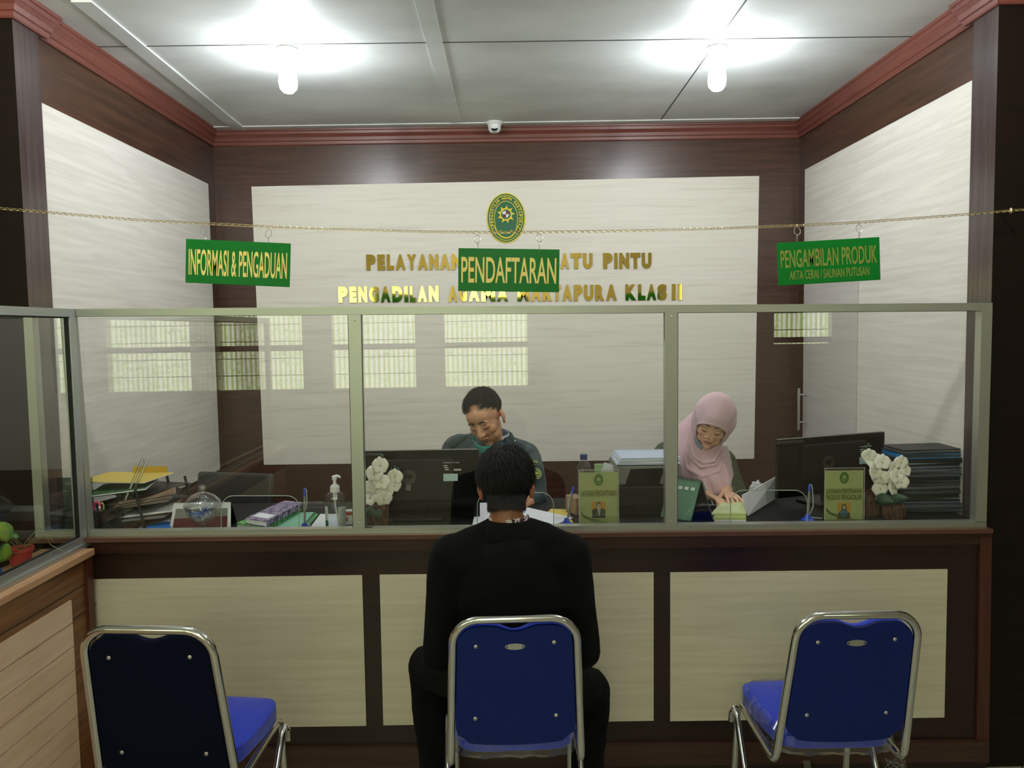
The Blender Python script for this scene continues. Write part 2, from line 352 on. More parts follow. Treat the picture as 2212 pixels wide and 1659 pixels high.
# ================================================================ GLASS PARTITION
gp = thing('glass_partition', 'aluminium framed glass partition standing on the long dark brown counter', 'partition', (0, 3.0, .95))
def part(bm, name, mk, th, **k):
    bmesh.ops.translate(bm.b, vec=-th.location, verts=bm.b.verts); return bm.make(name, mk, th, **k)
def pq(q, Y=2.98): return [onY(x, y, Y) for x, y in q]
TH = (0, .04, 0)
part(MB().slab(pq([(50,668),(2144,654),(2144,671),(50,684)]), TH), 'top_rail', 'alu', gp)
part(MB().slab(pq([(76,1149),(2131,1127),(2131,1142),(76,1164)]), TH), 'bottom_rail', 'alu', gp)
for q in ([(50,684),(69,684),(97,1149),(76,1149)], [(131,684),(155,683),(192,1148),(166,1148)], [(752,679),(779,679),(788,1141),(763,1142)], [(1437,675),(1464,675),(1463,1134),(1438,1135)], [(2121,671),(2144,671),(2131,1128),(2108,1128)]):
    st = part(MB().slab(pq(q), TH), 'stile', 'alu', gp)
for x, y in ((766, 692), (775, 1129), (1450, 684), (1449, 1125)):
    p_ = onY(x, y, 2.98); part(MB().lathe([(0, 0), (.003, .001), (.004, 0)], (0, 0, 0), 10).ell(p_, (.004, .002, .004)), 'screw', 'steel', gp)
def roundrect_cut(x0, x1, yt, yb, r):
    """cut outline from lower left up and over to lower right (pixels)"""
    pts = [(x0, yb)]
    for k in range(9): a = math.pi*k/16; pts.append((x0+r-r*math.cos(a), yt+r-r*math.sin(a)))
    for k in range(9): a = math.pi/2-math.pi*k/16; pts.append((x1-r+r*math.cos(a), yt+r-r*math.sin(a)))
    pts.append((x1, yb)); return pts
bays = [([(67,682),(133,682),(168,1151),(95,1151)], None), ([(153,681),(754,677),(765,1145),(190,1151)], (478,646,1071,1147,26)),
        ([(777,677),(1439,673),(1440,1138),(786,1143)], (1031,1196,1064,1140,28)), ([(1462,673),(2123,669),(2110,1130),(1461,1136)], (1578,1744,1059,1134,28))]
for q, c in bays:
    poly = [onY(*q[0], 2.998), onY(*q[1], 2.998), onY(*q[2], 2.998)]
    if c: poly += [onY(x, y, 2.998) for x, y in roundrect_cut(*c)][::-1]
    poly.append(onY(*q[3], 2.998))
    pane = part(MB().prism(poly, (0, .004, 0)), 'glass_pane', 'glass', gp)
    if c:
        eb = MB().tube([onY(x, y, 3.0) for x, y in roundrect_cut(*c)], .0016, 6); bmesh.ops.translate(eb.b, vec=-gp.location, verts=eb.b.verts)
        eb.make('cut_edge', 'glassedge', pane)
    ga = MB()
    for i in range(4):
        a, b_ = q[i], q[(i+1) % 4]; A, B = onY(*a, 2.990), onY(*b_, 2.990); cc = sum((onY(*k, 2.990) for k in q), V())/4
        dd = (B-A).normalized(); n_ = V((-dd.z, 0, dd.x)); n_ = n_ if n_.dot(cc-A) > 0 else -n_
        ga.slab([A, B, B+n_*.0055, A+n_*.0055], (0, .012, 0))
    part(ga, 'gasket', 'rubber', gp)
# desk side track of pale aluminium
tr = thing('sliding_track', 'pale metal track lying behind the bottom rail of the partition', 'track', (0, 3.04, DZ))
part(MB().slab([onY(100,1146,3.03), onY(2110,1124,3.03), onY(2110,1130,3.03), onY(100,1152,3.03)], (0, .02, 0)), 'track_bar', 'alu_side', tr)
# ================================================================ SIDE COUNTER + PARTITION
sx = -1.617
sc = thing('side_counter', 'orange brown plywood side counter with pale plank panel at the left edge', 'counter', (sx-.15, 1.8, 0))
X0 = -1.585
part(MB().box((X0-.02, 1.68, .465), (.04, 2.51, .93)), 'front_board', 'ply', sc)
part(MB().box((X0-.075, 1.66, .943), (.20, 2.56, .026), bev=.003), 'top_board', 'tan_top', sc)
ya = onX(182, 1250, X0).y
part(MB().box((X0+.004, (ya+2.945)/2, .465), (.016, 2.945-ya, .93)), 'corner_post', 'red_post', sc)
pz = onX(150, 1296, X0).z; py = onX(151, 1300, X0).y
k = pz; hgt = [.085]*12
g = MB()
while k > .05:
    g.box((X0+.003, (py+.45)/2, k-.042), (.006, py-.45, .082)); k -= .086
part(g, 'plank_panel', 'cream_tan', sc)
g = MB()
for z in (.93-.10, .93-.20): g.box((X0+.0005, 1.7, z), (.002, 2.55, .003))
part(g, 'groove', mat('dark_groove', S(40,22,12), .8), sc)
sp = thing('side_glass_partition', 'aluminium framed glass partition on the plywood side counter at the left', 'partition', (sx, 1.8, .956))
def sbx(y0, y1, z0, z1, x0=sx-.015, x1=sx+.012): return MB().box(((x0+x1)/2, (y0+y1)/2, (z0+z1)/2), (x1-x0, y1-y0, z1-z0))
part(sbx(.6, 2.975, 1.822, 1.851), 'top_rail', 'alu_side', sp)
part(sbx(.6, 2.975, .957, .972, sx-.02, sx+.022), 'sill', 'alu_side', sp)
part(sbx(.6, 2.975, .972, .998), 'bottom_rail', 'alu_side', sp)
part(sbx(2.935, 2.975, .998, 1.822), 'stile', 'alu_side', sp)
part(sbx(.6, .64, .998, 1.822), 'stile', 'alu_side', sp)
part(MB().box((sx-.002, 1.79, 1.41), (.004, 2.31, .84)), 'glass_pane', 'glass', sp)
part(sbx(.64, 2.935, .998, 1.002, sx-.006, sx+.006).box((sx, 2.932, 1.41), (.014, .005, .83)).box((sx, 1.79, 1.819), (.014, 2.3, .005)), 'gasket', 'rubber', sp)
# ================================================================ CEILING LAMPS, ADDED HALL FILL, CAMERA
bm_ = mat('lit_bulb', (.88,.94,1,1), .3, emit=BULB_STRENGTH)
for i, (x, y, lab) in enumerate(((620, 104, 'lit white bulb in a ceiling socket, the left one of two'), (1549, 101, 'lit white bulb in a ceiling socket, the right one of two'))):
    P = onZ(x, y, ZT); L = thing('ceiling_lamp', lab, 'lamp', P, (0, 0, 0), 'bare bulbs on the ceiling')
    MB().lathe([(.046, 0), (.048, -.008), (.040, -.022), (.024, -.026), (0, -.026)], n=8).make('ceiling_rose', 'white', L)
    MB().lathe([(.020, -.026), (.021, -.060), (.016, -.066), (0, -.066)], n=20).make('socket', 'white', L, smooth=True)
    MB().lathe([(0, -.066), (.020, -.067), (.026, -.085), (.038, -.115), (.042, -.148), (.037, -.175), (.022, -.192), (0, -.198)], n=16).make('bulb', bm_, L, smooth=True, angle=180)
hb_ = mat('hall_fill_bulb', (1,.96,.90,1), .3, emit=HALL_FILL)  # unseen bulbs added as fill for the foreground, lower back wall and gold letters
for x, y, lab in ((0, -.7, 'added fill bulb in the middle of the hall ceiling near the windows'), (-1.3, 2.2, 'added fill bulb on the hall ceiling nearer the left wall'), (1.3, 2.2, 'added fill bulb on the hall ceiling nearer the right wall')):
    L = thing('hall_fill_lamp', lab, 'lamp', (x, y, ZT), (0, 0, 0), 'added fill bulbs on the hall ceiling')
    MB().lathe([(.046, 0), (.048, -.008), (.040, -.022), (.024, -.026), (0, -.026)], n=8).make('ceiling_rose', 'white', L)
    MB().lathe([(.020, -.026), (.021, -.060), (.016, -.066), (0, -.066)], n=20).make('socket', 'white', L, smooth=True)
    MB().lathe([(0, -.066), (.014, -.068), (.017, -.085), (.030, -.115), (.034, -.145), (.030, -.170), (.018, -.186), (0, -.192)], n=16).make('bulb', hb_, L, smooth=True, angle=180)
P = onZ(1068, 264, ZT)
cc = thing('dome_security_camera', 'white dome security camera on the ceiling above the back wall', 'security camera', P)
MB().lathe([(.050, 0), (.050, -.008), (.042, -.016), (.040, -.020), (0, -.020)], n=32).make('base', 'white', cc, smooth=True)
MB().lathe([(.040, -.018), (.038, -.045), (.026, -.062), (0, -.068)], n=28).make('housing', 'white', cc, smooth=True)
lm = Euler((math.radians(62), 0, 0)).to_matrix()
ln = MB().lathe([(0, 0), (.022, 0), (.023, .006), (.018, .010), (0, .012)], (0, -.022, -.042), 24, lm).make('lens', 'blackgloss', cc, smooth=True)
# ================================================================ WALL LETTERS
LY = YB-.008
def letters(words, starts, end_x, yl, yr, xs, hpx, line):
    k = 0; ords = ['first','second','third','fourth','fifth','sixth','seventh','eighth','ninth','tenth']
    for wi, wd in enumerate(words):
        for ci, ch in enumerate(wd):
            x0, x1 = starts[k]; k += 1
            t = (x0-xs[0])/(xs[1]-xs[0]); yb_ = yl+(yr-yl)*t
            A = onY(x0, yb_, LY); B = onY(x1, yb_, LY); T = onY(x0, yb_-hpx, LY)
            w_, h_ = B.x-A.x, T.z-A.z
            root = thing('wall_letter', 'gold mirror letter %s, %s letter of %s, %s line on back wall' % (ch, ords[ci], wd , line), 'letter', (A.x+w_/2, LY, A.z), (0, 0, 0), 'gold mirror letters on the back wall')
            MB().text(ch, (-w_/2, .001, 0), (1, 0, 0), (0, 0, 1), w_, h_, .006, .075).make('backing', 'letter_back', root)
            MB().text(ch, (-w_/2, -.006, 0), (1, 0, 0), (0, 0, 1), w_, h_, .002, .075).make('face', 'gold', root)
def fill(st, end): return [(a, (st+[end])[i+1]-4) for i, a in enumerate(st)]
l1 = fill([792,816,836,855,880,903,928,951,976], 1004)+fill([1018,1040,1062,1085,1108,1131,1155], 1180)+fill([1190,1211,1233,1260], 1284)+[(1303,1323),(1327,1334),(1338,1359),(1362,1383),(1386,1407)]
letters(['PELAYANAN','TERPADU','SATU','PINTU'], l1, 0, 584, 580, (792, 1407), 34, 'upper')
l2 = fill([732,756,775,798,823,848,874,886,903,927], 952)+fill([969,992,1013,1040,1074], 1101)+fill([1118,1148,1172,1196,1215,1240,1262,1286,1309], 1336)+[(1351,1374),(1378,1394),(1397,1417),(1420,1440),(1451,1459),(1464,1472)]
letters(['PENGADILAN','AGAMA','MARTAPURA','KLAS','II'], l2, 0, 654, 648, (732, 1472), 34.5, 'lower')
# ================================================================ EMBLEM
def oval(a, b, n=48, cx=0, cz=0, y=0): return [V((cx+a*math.cos(2*math.pi*k/n), y, cz+b*math.sin(2*math.pi*k/n))) for k in range(n)]
def emblem(parent, a, b, y0, th, detail=True, gm='egreen', ym='eyellow'):
    """court seal: an oval of green with a yellow rim, sun star and garland"""
    MB().prism(oval(a, b, y=y0), (0, th, 0)).make('rim', ym, parent)
    e = th*.12+.0004
    f = MB().prism(oval(a*.955, b*.965, y=y0-e), (0, e, 0)).make('field', gm, parent)
    g = MB()
    def ring(ra, rb, w_, t0=0, t1=360, n=60):
        pts = [V((ra*math.cos(math.radians(t0+(t1-t0)*k/n)), y0-2*e, rb*math.sin(math.radians(t0+(t1-t0)*k/n)))) for k in range(n+1)]
        pin = [V((p.x*(1-w_/ra), y0-2*e, p.z*(1-w_/rb))) for p in pts]
        for i in range(n): g.slab([pts[i], pts[i+1], pin[i+1], pin[i]], (0, e, 0))
    ring(a*.88, b*.91, a*.03)
    ring(a*.62, b*.68, a*.03, -25, 205)
    for s in (-1, 1): g.slab([V((s*a*.56, y0-2*e, -b*.29)), V((s*a*.59, y0-2*e, -b*.29)), V((s*a*.76, y0-2*e, -b*.47)), V((s*a*.73, y0-2*e, -b*.49))], (0, e, 0))
    # garland of beads
    for k in range(23):
        t = math.radians(200+140*k/22); g.ell((a*.62*math.cos(t), y0-2*e, b*(.70*math.sin(t)-.10)), (a*.045, e, a*.045), u=8, v=6)
    for k in range(11):
        t = math.radians(215+110*k/10); g.ell((a*.34*math.cos(t), y0-2*e, b*(.25*math.sin(t)-.36)), (a*.03, e, a*.03), u=8, v=6)
    g.make('border_lines', ym, parent)
    star = []
    n = 9; cz = b*.14; R = a*.49
    for k in range(n):
        t = 2*math.pi*k/n
        for rr, da in ((.62, -.28), (.72, -.05), (1.0, .14), (.74, .20)): star.append(V((R*rr*math.sin(t+da), y0-3*e, cz+R*rr*math.cos(t+da))))
    sb = MB(); c0 = sb.b.verts.new((0, y0-3*e, cz)); vs = [sb.b.verts.new(p) for p in star]
    for i in range(len(vs)): sb.b.faces.new((c0, vs[i], vs[(i+1) % len(vs)]))
    r_ = bmesh.ops.extrude_face_region(sb.b, geom=sb.b.faces[:]); bmesh.ops.translate(sb.b, vec=(0, e, 0), verts=[v for v in r_['geom'] if isinstance(v, bmesh.types.BMVert)])
    st = sb.make('sun_star', ym, parent)
    MB().prism(oval(a*.25, a*.25, 24, 0, cz, y0-4*e), (0, e, 0)).make('disc', gm, st)
    MB().prism([V((a*x, y0-5*e, cz+a*z)) for x, z in ((-.17,.15),(0,.18),(0,0),(-.18,0))], (0, e, 0)).prism([V((a*x, y0-5*e, cz+a*z)) for x, z in ((0,0),(.17,0),(.12,-.12),(0,-.2))], (0, e, 0)).make('shield_light', 'white', st)
    MB().prism([V((a*x, y0-5*e, cz+a*z)) for x, z in ((0,.18),(.17,.15),(.18,0),(0,0))], (0, e, 0)).prism([V((a*x, y0-5*e, cz+a*z)) for x, z in ((-.18,0),(0,0),(0,-.2),(-.12,-.12))], (0, e, 0)).make('shield_dark', mat('shield_maroon', S(110,44,44), .5), st)
    if detail:
        tx = MB(); s_ = 'PENGADILAN AGAMA MARTAPURA'; N = len(s_)
        for i, ch in enumerate(s_):
            if ch == ' ': continue
            t = math.radians(200-220*i/(N-1)); px_, pz_ = a*.75*math.cos(t), b*.80*math.sin(t)
            up = V((math.cos(t)/a, 0, math.sin(t)/b)).normalized(); rt = V((up.z, 0, -up.x)); hh_ = a*.15; ww = a*.105 if ch not in 'I' else a*.03
            tx.text(ch, V((px_, y0-2*e, pz_))-rt*ww/2-up*hh_/2, rt, up, ww, hh_, e*.9, .03)
        tx.make('lettering', ym, parent)
P = onY(1093, 471, YB-.012); a_ = onY(1134.5, 471, YB-.012).x-P.x; b_ = P.z-onY(1093, 525, YB-.012).z
em = thing('wall_emblem', 'oval green and yellow court emblem on the back wall above the gold letters', 'emblem', P)
emblem(em, a_, b_, -.002, .014)
# ================================================================ CHAIN + SIGNS
CY = 2.93
cp = [(-200,434),(-60,443),(0,450),(94,458),(308,476),(449,483),(578,489.5),(700,494.5),(922,500.5),(1093,502),(1330,499),(1520,494.5),(1722,487),(1855,480.5),(2103,462),(2184,454.5),(2260,449)]
cw = [onY(x, y, CY) for x, y in cp]
dist = [0]
for a, b_ in zip(cw, cw[1:]): dist.append(dist[-1]+(b_-a).length)
def along(s_):
    for i in range(len(dist)-1):
        if s_ <= dist[i+1]: return cw[i].lerp(cw[i+1], (s_-dist[i])/(dist[i+1]-dist[i]))
    return cw[-1]
ch = MB(); pitch = .0118; k = 0; s_ = 0
while s_ < dist[-1]-.02:
    A, B = along(s_), along(s_+pitch); dr = (B-A).normalized(); c = (A+B)/2; sd = V((0, 1, 0)) ; u_ = dr.cross(sd).normalized()
    ang = math.radians(38 if k % 2 else -38); n_ = (u_*math.cos(ang)+sd*math.sin(ang)).normalized()
    pts = [c+dr*(.0098*math.cos(t)) + n_*(.0052*math.sin(t)) for t in [2*math.pi*j/8 for j in range(8)]]
    ch.tube(pts, .0011, 4, closed=True); s_ += pitch; k += 1
cho = thing('chain', 'thin brass chain strung across the opening holding the green signs', 'chain', along(dist[-1]/2))
part(ch, 'chain_links', 'brass', cho)
P = onY(2184, 455, CY); part(MB().ell(P, (.006, .008, .012)).tube([P, P+V((0, .07, .004))], .003, 6), 'wall_hook', 'brass', cho)
P = onY(-198, 434, CY); part(MB().ell(P, (.006, .008, .012)).tube([P, P+V((0, .07, .004))], .003, 6), 'wall_hook', 'brass', cho)
def sign(q, lines, lab, rings, gmat, smat):
    A, B, C_, D_ = [onY(x, y, CY) for x, y in q]; c = (A+B+C_+D_)/4; w_ = ((B-A).length+(C_-D_).length)/2; h_ = ((A-D_).length+(B-C_).length)/2
    ang = math.atan2((B-A).z, (B-A).x)
    root = thing('hanging_sign', lab, 'sign', c, (0, -ang, 0), 'green signs hanging from the chain')
    MB().box((0, 0, 0), (w_, .004, h_), bev=.0008, seg=1).make('board', gmat, root)
    t = MB()
    for s_, x0, x1, z0, z1 in lines: t.text(s_, (w_*(x0-.5), -.0022, h_*(z0-.5)), (1, 0, 0), (0, 0, 1), w_*(x1-x0), h_*(z1-z0), .0007, .012)
    t.make('lettering', smat, root)
    inv = (M.Translation(c) @ Euler((0, -ang, 0)).to_matrix().to_4x4()).inverted()
    for (rx, ry, wx, wy) in rings:
        R_ = inv @ onY(rx, ry, CY); W_ = inv @ onY(wx, wy, CY)
        ro = MB().tube([R_+V((.0115*math.cos(t_), .004*math.sin(t_), .015*math.sin(t_))) for t_ in [2*math.pi*j/20 for j in range(20)]], .0011, 5, closed=True).make('ring', 'steel', root)
        pts = []
        for j in range(24): f = j/23; pts.append(R_.lerp(W_, .35+.65*f)+V((.0022*math.sin(j*1.5), .0022*math.cos(j*1.5), 0)))
        MB().tube(pts, .0010, 4).make('wire', 'steel', ro)
    return root
sign([(401,516),(627,526),(627,620),(402,611)], [('INFORMASI & PENGADUAN', .03, .97, .18, .78)], 'green hanging sign reading INFORMASI & PENGADUAN', [(440,498,445,521), (580,505,580,527)], 'signgreen', 'signgold')
sign([(990,536),(1208,539),(1208,631),(990,629)], [('PENDAFTARAN', .03, .97, .20, .80)], 'green hanging sign reading PENDAFTARAN in the middle of the chain', [(1031,516,1033,541), (1165,514,1165,542)], 'signgreen', 'signgold')
sign([(1679,525),(1900,512),(1901,605),(1680,617)], [('PENGAMBILAN PRODUK', .03, .97, .40, .82), ('AKTA CERAI / SALINAN PUTUSAN', .11, .89, .12, .33)], 'green hanging sign reading PENGAMBILAN PRODUK at the right', [(1722,499,1721,525), (1856,494,1856,518)], 'signgreen', 'signgold_dim')
# ================================================================ BANQUET CHAIRS
MT['blue_fabric'] = noisy(mat('royal_blue_fabric', S(16,52,196), .8, sheen=.3), S(10,40,176), S(22,62,210), (1,1,1), 260, 2, .4, .6, .3)
MT['navy_board'] = mat('navy_backrest_board', S(2,28,104), .6, spec=.3)
MT['navy_dark'] = mat('dark_navy_backrest_cloth', S(1,9,34), .85, spec=.15)
def banquet_chair(label, backm, plate, wrap, Lb=.408, low=.328):
    t = thing('banquet_chair', label, 'chair', (0, 0, 0), (0, 0, 0), 'blue banquet chairs in front of the counter')
    TZ, BZ, TY, BY, TW, BW = .893, .43, -.20, -.12, .183, .203
    def bp(x, s): return V((x*(TW+(BW-TW)*s)/TW, TY+(BY-TY)*s, TZ+(BZ-TZ)*s))     # x measured at the top, s down the back
    pts = []
    def arc(c, r, a0, a1, n=8):
        return [(c[0]+r*math.cos(math.radians(a0+(a1-a0)*k/n)), c[1]+r*math.sin(math.radians(a0+(a1-a0)*k/n))) for k in range(n+1)]
    top = arc((-TW+.075, .075), .075, 180, 270)+arc((TW-.075, .075), .075, 270, 360)
    line = [bp(-TW, .98), bp(-TW, .6), bp(-TW, .3)]+[bp(x, y/(TZ-BZ)) for x, y in top]+[bp(TW, .3), bp(TW, .6), bp(TW, .98)]
    MB().tube(line, .0125, 12).make('back_frame', 'chrome', t, smooth=True)
    for s in (-1, 1):
        x = s*BW
        l1 = [(x, BY, .45), (x, BY+.002, .425), (x, BY+.018, .405), (x, BY+.04, .402), (x, .14, .43), (x, .185, .435), (x, .215, .425), (x, .228, .40), (x, .235, .35), (x, .245, 0)]
        MB().tube(l1, .0115, 10).make('front_leg', 'chrome', t, smooth=True)
        l2 = [(x+s*.022, .228, .36), (x+s*.022, .222, .395), (x+s*.022, .20, .415), (x+s*.022, .175, .405), (x+s*.022, .15, .37), (x+s*.022, .02, .17), (x+s*.022, -.12, 0)]
        MB().tube(l2, .0105, 10).make('rear_leg', 'chrome', t, smooth=True)
    MB().tube([(-BW, .235, .16), (BW, .235, .16)], .008, 8).make('stretcher', 'chrome', t, smooth=True)
    # backrest: outline with a scoop at the top and a bowed bottom
    W = TW-.013; out = []
    out += [(x, y) for x, y in arc((-W+.06, .082), .06, 180, 268, 6)]
    out += [(x, .0225+.018*(0.5+0.5*math.cos(math.pi*x/.072))) for x in [-.072+.144*k/12 for k in range(13)]]
    out += arc((W-.06, .082), .06, 272, 360, 6)
    out += [(W, Lb-.05), (W-.006, Lb-.025), (W-.03, Lb-.005)]+[(W*math.cos(math.pi*k/10)*.82, Lb+.016*math.sin(math.pi*k/10)) for k in range(1, 10)]+[(-W+.03, Lb-.005), (-W+.006, Lb-.025), (-W, Lb-.05)]
    poly = [bp(x, y/(TZ-BZ)) for x, y in out]
    nrm = V((0, (TZ-BZ), (TY-BY)*-1)).normalized(); nrm = V((0, TZ-BZ, -(BY-TY)*-1)).normalized()
    k_ = MB().prism([p-nrm*.004 for p in poly], nrm*.010); k_.make('backrest_board', backm, t)
    cu = MB().prism([p+nrm*.006 for p in poly], nrm*.026).make('backrest_cushion', 'blue_fabric' if plate else 'navy_dark', t)
    bv = cu.modifiers.new('b', 'BEVEL'); bv.width = .010; bv.segments = 3
    for sx_, yy in ((-.115, .085), (.115, .078), (-.115, low), (.115, low-.003)):
        p_ = bp(sx_, yy/(TZ-BZ))-nrm*.004
        MB().ell(p_, (.0065, .0025, .0065), u=12, v=8).ell(p_-nrm*.0015, (.003, .0025, .003), u=8, v=6).make('screw', 'steel', t, smooth=True)
    if plate:
        p_ = bp(0, .088/(TZ-BZ))-nrm*.004
        pl_ = MB().prism([p_+V((.030*math.cos(a), 0, 0))+V((0, nrm.z*-1, nrm.y)).normalized()*.0105*math.sin(a) for a in [2*math.pi*k/28 for k in range(28)]], -nrm*.002).make('name_plate', 'steel', t)
        for s in (-1, 1): MB().ell(p_-nrm*.002+V((s*.024, 0, 0)), (.003, .001, .003), u=8, v=6).make('rivet', 'darkgrey', pl_)
    # seat cushion
    st = MB(); t2 = bmesh.new(); bmesh.ops.create_cube(t2, size=1)
    bmesh.ops.subdivide_edges(t2, edges=t2.edges[:], cuts=6, use_grid_fill=True)
    for v in t2.verts:
        x, y, z = v.co*2
        wx = .202-.018*((-y+1)/2)**2; k = (abs(x)**6+abs(y)**6)**(1/6) if (abs(x)+abs(y)) > 0 else 1
        m_ = max(abs(x), abs(y)); f = (m_/k if k > 1e-6 else 1)
        v.co = V((x*f*wx, .078+y*f*.188, .46+z*.036*(1-.25*max(abs(x*f), abs(y*f))**6)+(.012*(1-x*x)*(1-y*y) if z > 0 else 0)))
    st.merge(t2); se = st.make('seat', 'blue_fabric', t, smooth=True, angle=80)
    sub = se.modifiers.new('s', 'SUBSURF'); sub.levels = 1; sub.render_levels = 1
    if wrap:
        wr = MB(); rr = random.Random(5)
        rows = []
        for j, (zz, ex) in enumerate(((.497, -.012), (.478, .006), (.44, .008), (.418, .004), (.408, -.03))):
            row = []
            for k in range(72):
                a = 2*math.pi*k/72; c, s = math.cos(a), math.sin(a); kk = (abs(c)**5+abs(s)**5)**(-1/5)
                q_ = 1+.012*rr.uniform(-1, 1); row.append(V((c*kk*(.198+ex)*q_, .078+s*kk*(.188+ex)*q_, zz+rr.uniform(-.004, .004))))
            rows.append(row)
        wr.grid(rows, True)
        if wrap == 2:
            wr.grid([[V((-.135+.05*f+dx, -.155-.01*f, .425-.26*f)) for dx in (0, .01, .022)] for f in [k/6 for k in range(7)]])
            wr.grid([[V((.15+.012*math.sin(9*f)+dx, -.15-.01*math.sin(7*f), .43-.20*f)) for dx in (0, .012, .03)] for f in [k/8 for k in range(9)]])
            for k in range(16):
                a0 = rr.uniform(-.05, .17); pts = [V((.12+rr.uniform(0, .07), -.15+rr.uniform(-.015, .015), .42-.02*j+rr.uniform(-.008, .008))) for j in range(3)]
                wr.tube(pts, .0012, 4)
        wr.make('plastic_wrap', 'film', t, smooth=True, angle=30)
    return t
def place_back(t, x, y, Y, rz):
    P = onY(x, y, Y); d = Euler((0, 0, rz)).to_matrix() @ V((0, -.20, 0))
    t.location = (P.x-d.x, Y-d.y, 0); t.rotation_euler = (0, 0, rz)
place_back(banquet_chair('blue banquet chair with dark navy back, in front of the plywood side counter', 'navy_dark', False, 0, .475, .385), 316, 1344, 2.20, math.radians(-5))
for o in list(bpy.data.objects):
    if o.name == 'banquet_chair': o.scale = (1.03, 1.03, 1.03)
place_back(banquet_chair('blue banquet chair occupied by the person in the black jacket', 'navy_board', True, 1), 1112, 1345, 2.30, math.radians(1.5))
place_back(banquet_chair('blue banquet chair with torn plastic wrap on its seat, at the right', 'navy_board', True, 2), 1840, 1332, 2.28, math.radians(3))
bpy.data.objects['banquet_chair.002'].rotation_euler.y = math.radians(1.5)
# ================================================================ STAFF SIDE: raised floor, office chairs
o = MB().box((.02, 4.05, .09), (3.62, 1.98, .18)).make('floor', 'brown_f'); struct(o, 'raised floor behind the service counter')
def office_chair(label, x, y, rz, zb, w_=.44, h_=.30, tilt=.12):
    t = thing('office_chair', label, 'chair', (x, y, .18), (0, 0, rz), 'black office chairs behind the counter')
    b = MB(); b.box((0, .21, zb-.18-h_/2), (w_, .035, h_), Euler((-tilt, 0, 0)), bev=.016, seg=4).make('backrest', 'darkgrey', t, smooth=True)
    MB().box((0, -.02, .44), (.46, .44, .07), bev=.025, seg=4).make('seat', 'black', t, smooth=True)
    MB().tube([(0, .10, .42), (0, .25, .44), (0, .245, zb-.18-h_*.6)], .018, 10).make('back_bar', 'black', t, smooth=True)
    MB().tube([(0, 0, .06), (0, 0, .42)], .028, 14).make('gas_column', 'black', t, smooth=True)
    for k in range(5):
        a = 2*math.pi*k/5; MB().tube([(0, 0, .09), (.25*math.cos(a), .25*math.sin(a), .06)], [.022, .014], 8).ell((.26*math.cos(a), .26*math.sin(a), .026), .026, u=12, v=8).make('base_leg', 'black', t, smooth=True)
    return t
P = onY(484, 1030, 3.95); office_chair('empty black office chair behind the candy jar', P.x, 3.74, math.radians(-14), 1.055, .42, .28)
# ================================================================ THINGS ON THE DESK
def dp(x, y, z=DZ): return onZ(x, y, z)
def flat(name, lab, cat, q, z, th, mk, group=None, pname='cover', extra=None):
    """a flat thing lying at height z: its four upper corners in the picture"""
    pts = [onZ(x, y, z+th) for x, y in q]; c = sum(pts, V())/4; c.z = z
    t = thing(name, lab, cat, c, (0, 0, 0), group)
    MB().slab([p-c for p in pts], (0, 0, -th)).make(pname, mk, t)
    return t
# clear acrylic board behind the corner of the partition
fr = glassmat('frosted_acrylic', (.62, .70, .66, 1), .05, .1)
P = dp(156, 1148); t = thing('acrylic_holder', 'frosted acrylic holder standing by the corner of the partition', 'holder', (P.x, 3.12, DZ))
w_ = 90/pxm(3.12); h_ = .218
MB().box((0, 0, h_/2), (w_, .003, h_)).make('front_sheet', fr, t); MB().box((0, .02, h_/2), (w_, .003, h_*.96)).make('back_sheet', fr, t)
MB().box((0, .01, .0015), (w_, .05, .003)).make('foot', fr, t)
# mesh pen cup and its contents
mm = bpy.data.materials.new('black_wire_mesh'); mm.use_nodes = True; pb = mm.node_tree.nodes['Principled BSDF']; pb.inputs['Base Color'].default_value = S(18,18,18); pb.inputs['Alpha'].default_value = .86; pb.inputs['Roughness'].default_value = .4
P = dp(229, 1141); P.y = 3.115; cupx = P.x = onY(229, 1120, 3.115).x
t = thing('pen_cup', 'black wire mesh pen cup standing left of the document tray', 'pen cup', (P.x, P.y, DZ))
MB().lathe([(0, 0), (.046, 0), (.049, .09)], n=32).make('mesh_wall', mm, t, smooth=True)
MB().tube([(.0495*math.cos(a), .0495*math.sin(a), .09) for a in [2*math.pi*k/28 for k in range(28)]], .002, 6, closed=True).make('rim', 'black', t, smooth=True)
MB().lathe([(0, 0), (.047, 0), (.047, .004), (0, .004)], n=28).make('base', 'black', t)
def loose(name, lab, cat, base, top, mkfun):
    t = thing(name, lab, cat, base); mkfun(t, V(top)-V(base)); return t
pink = mat('pink_plastic', S(226,60,120), .4); lime = mat('lime_plastic', S(170,190,90), .4)
def f_(t, d):
    MB().tube([(0, 0, 0), d*.62], .004, 8).tube([d*.5+V((0, .004, 0)), d*.66], .005, 8).make('blades', 'steel', t)
    c = d*.86; MB().tube([c+V((.012*math.cos(a), 0, .02*math.sin(a))) for a in [2*math.pi*k/16 for k in range(16)]], .0045, 8, closed=True).tube([d*.60, c+V((-.002, 0, -.02))], .006, 8).make('handle', pink, t, smooth=True)
    MB().tube([c+V((.016+.008*math.cos(a), .004, .016*math.sin(a))) for a in [2*math.pi*k/16 for k in range(16)]], .003, 8, closed=True).make('inner_grip', lime, t, smooth=True)
loose('scissors', 'pink handled scissors in the mesh pen cup', 'scissors', (cupx+.002, 3.11, DZ+.005), (cupx-.030, 3.10, 1.092), f_)
def f_(t, d): MB().tube([(0, 0, 0), d*.9], .0045, 8).make('barrel', 'chrome', t, smooth=True); MB().tube([d*.9, d], [.004, .0015], 8).make('clip_end', 'steel', t, smooth=True)
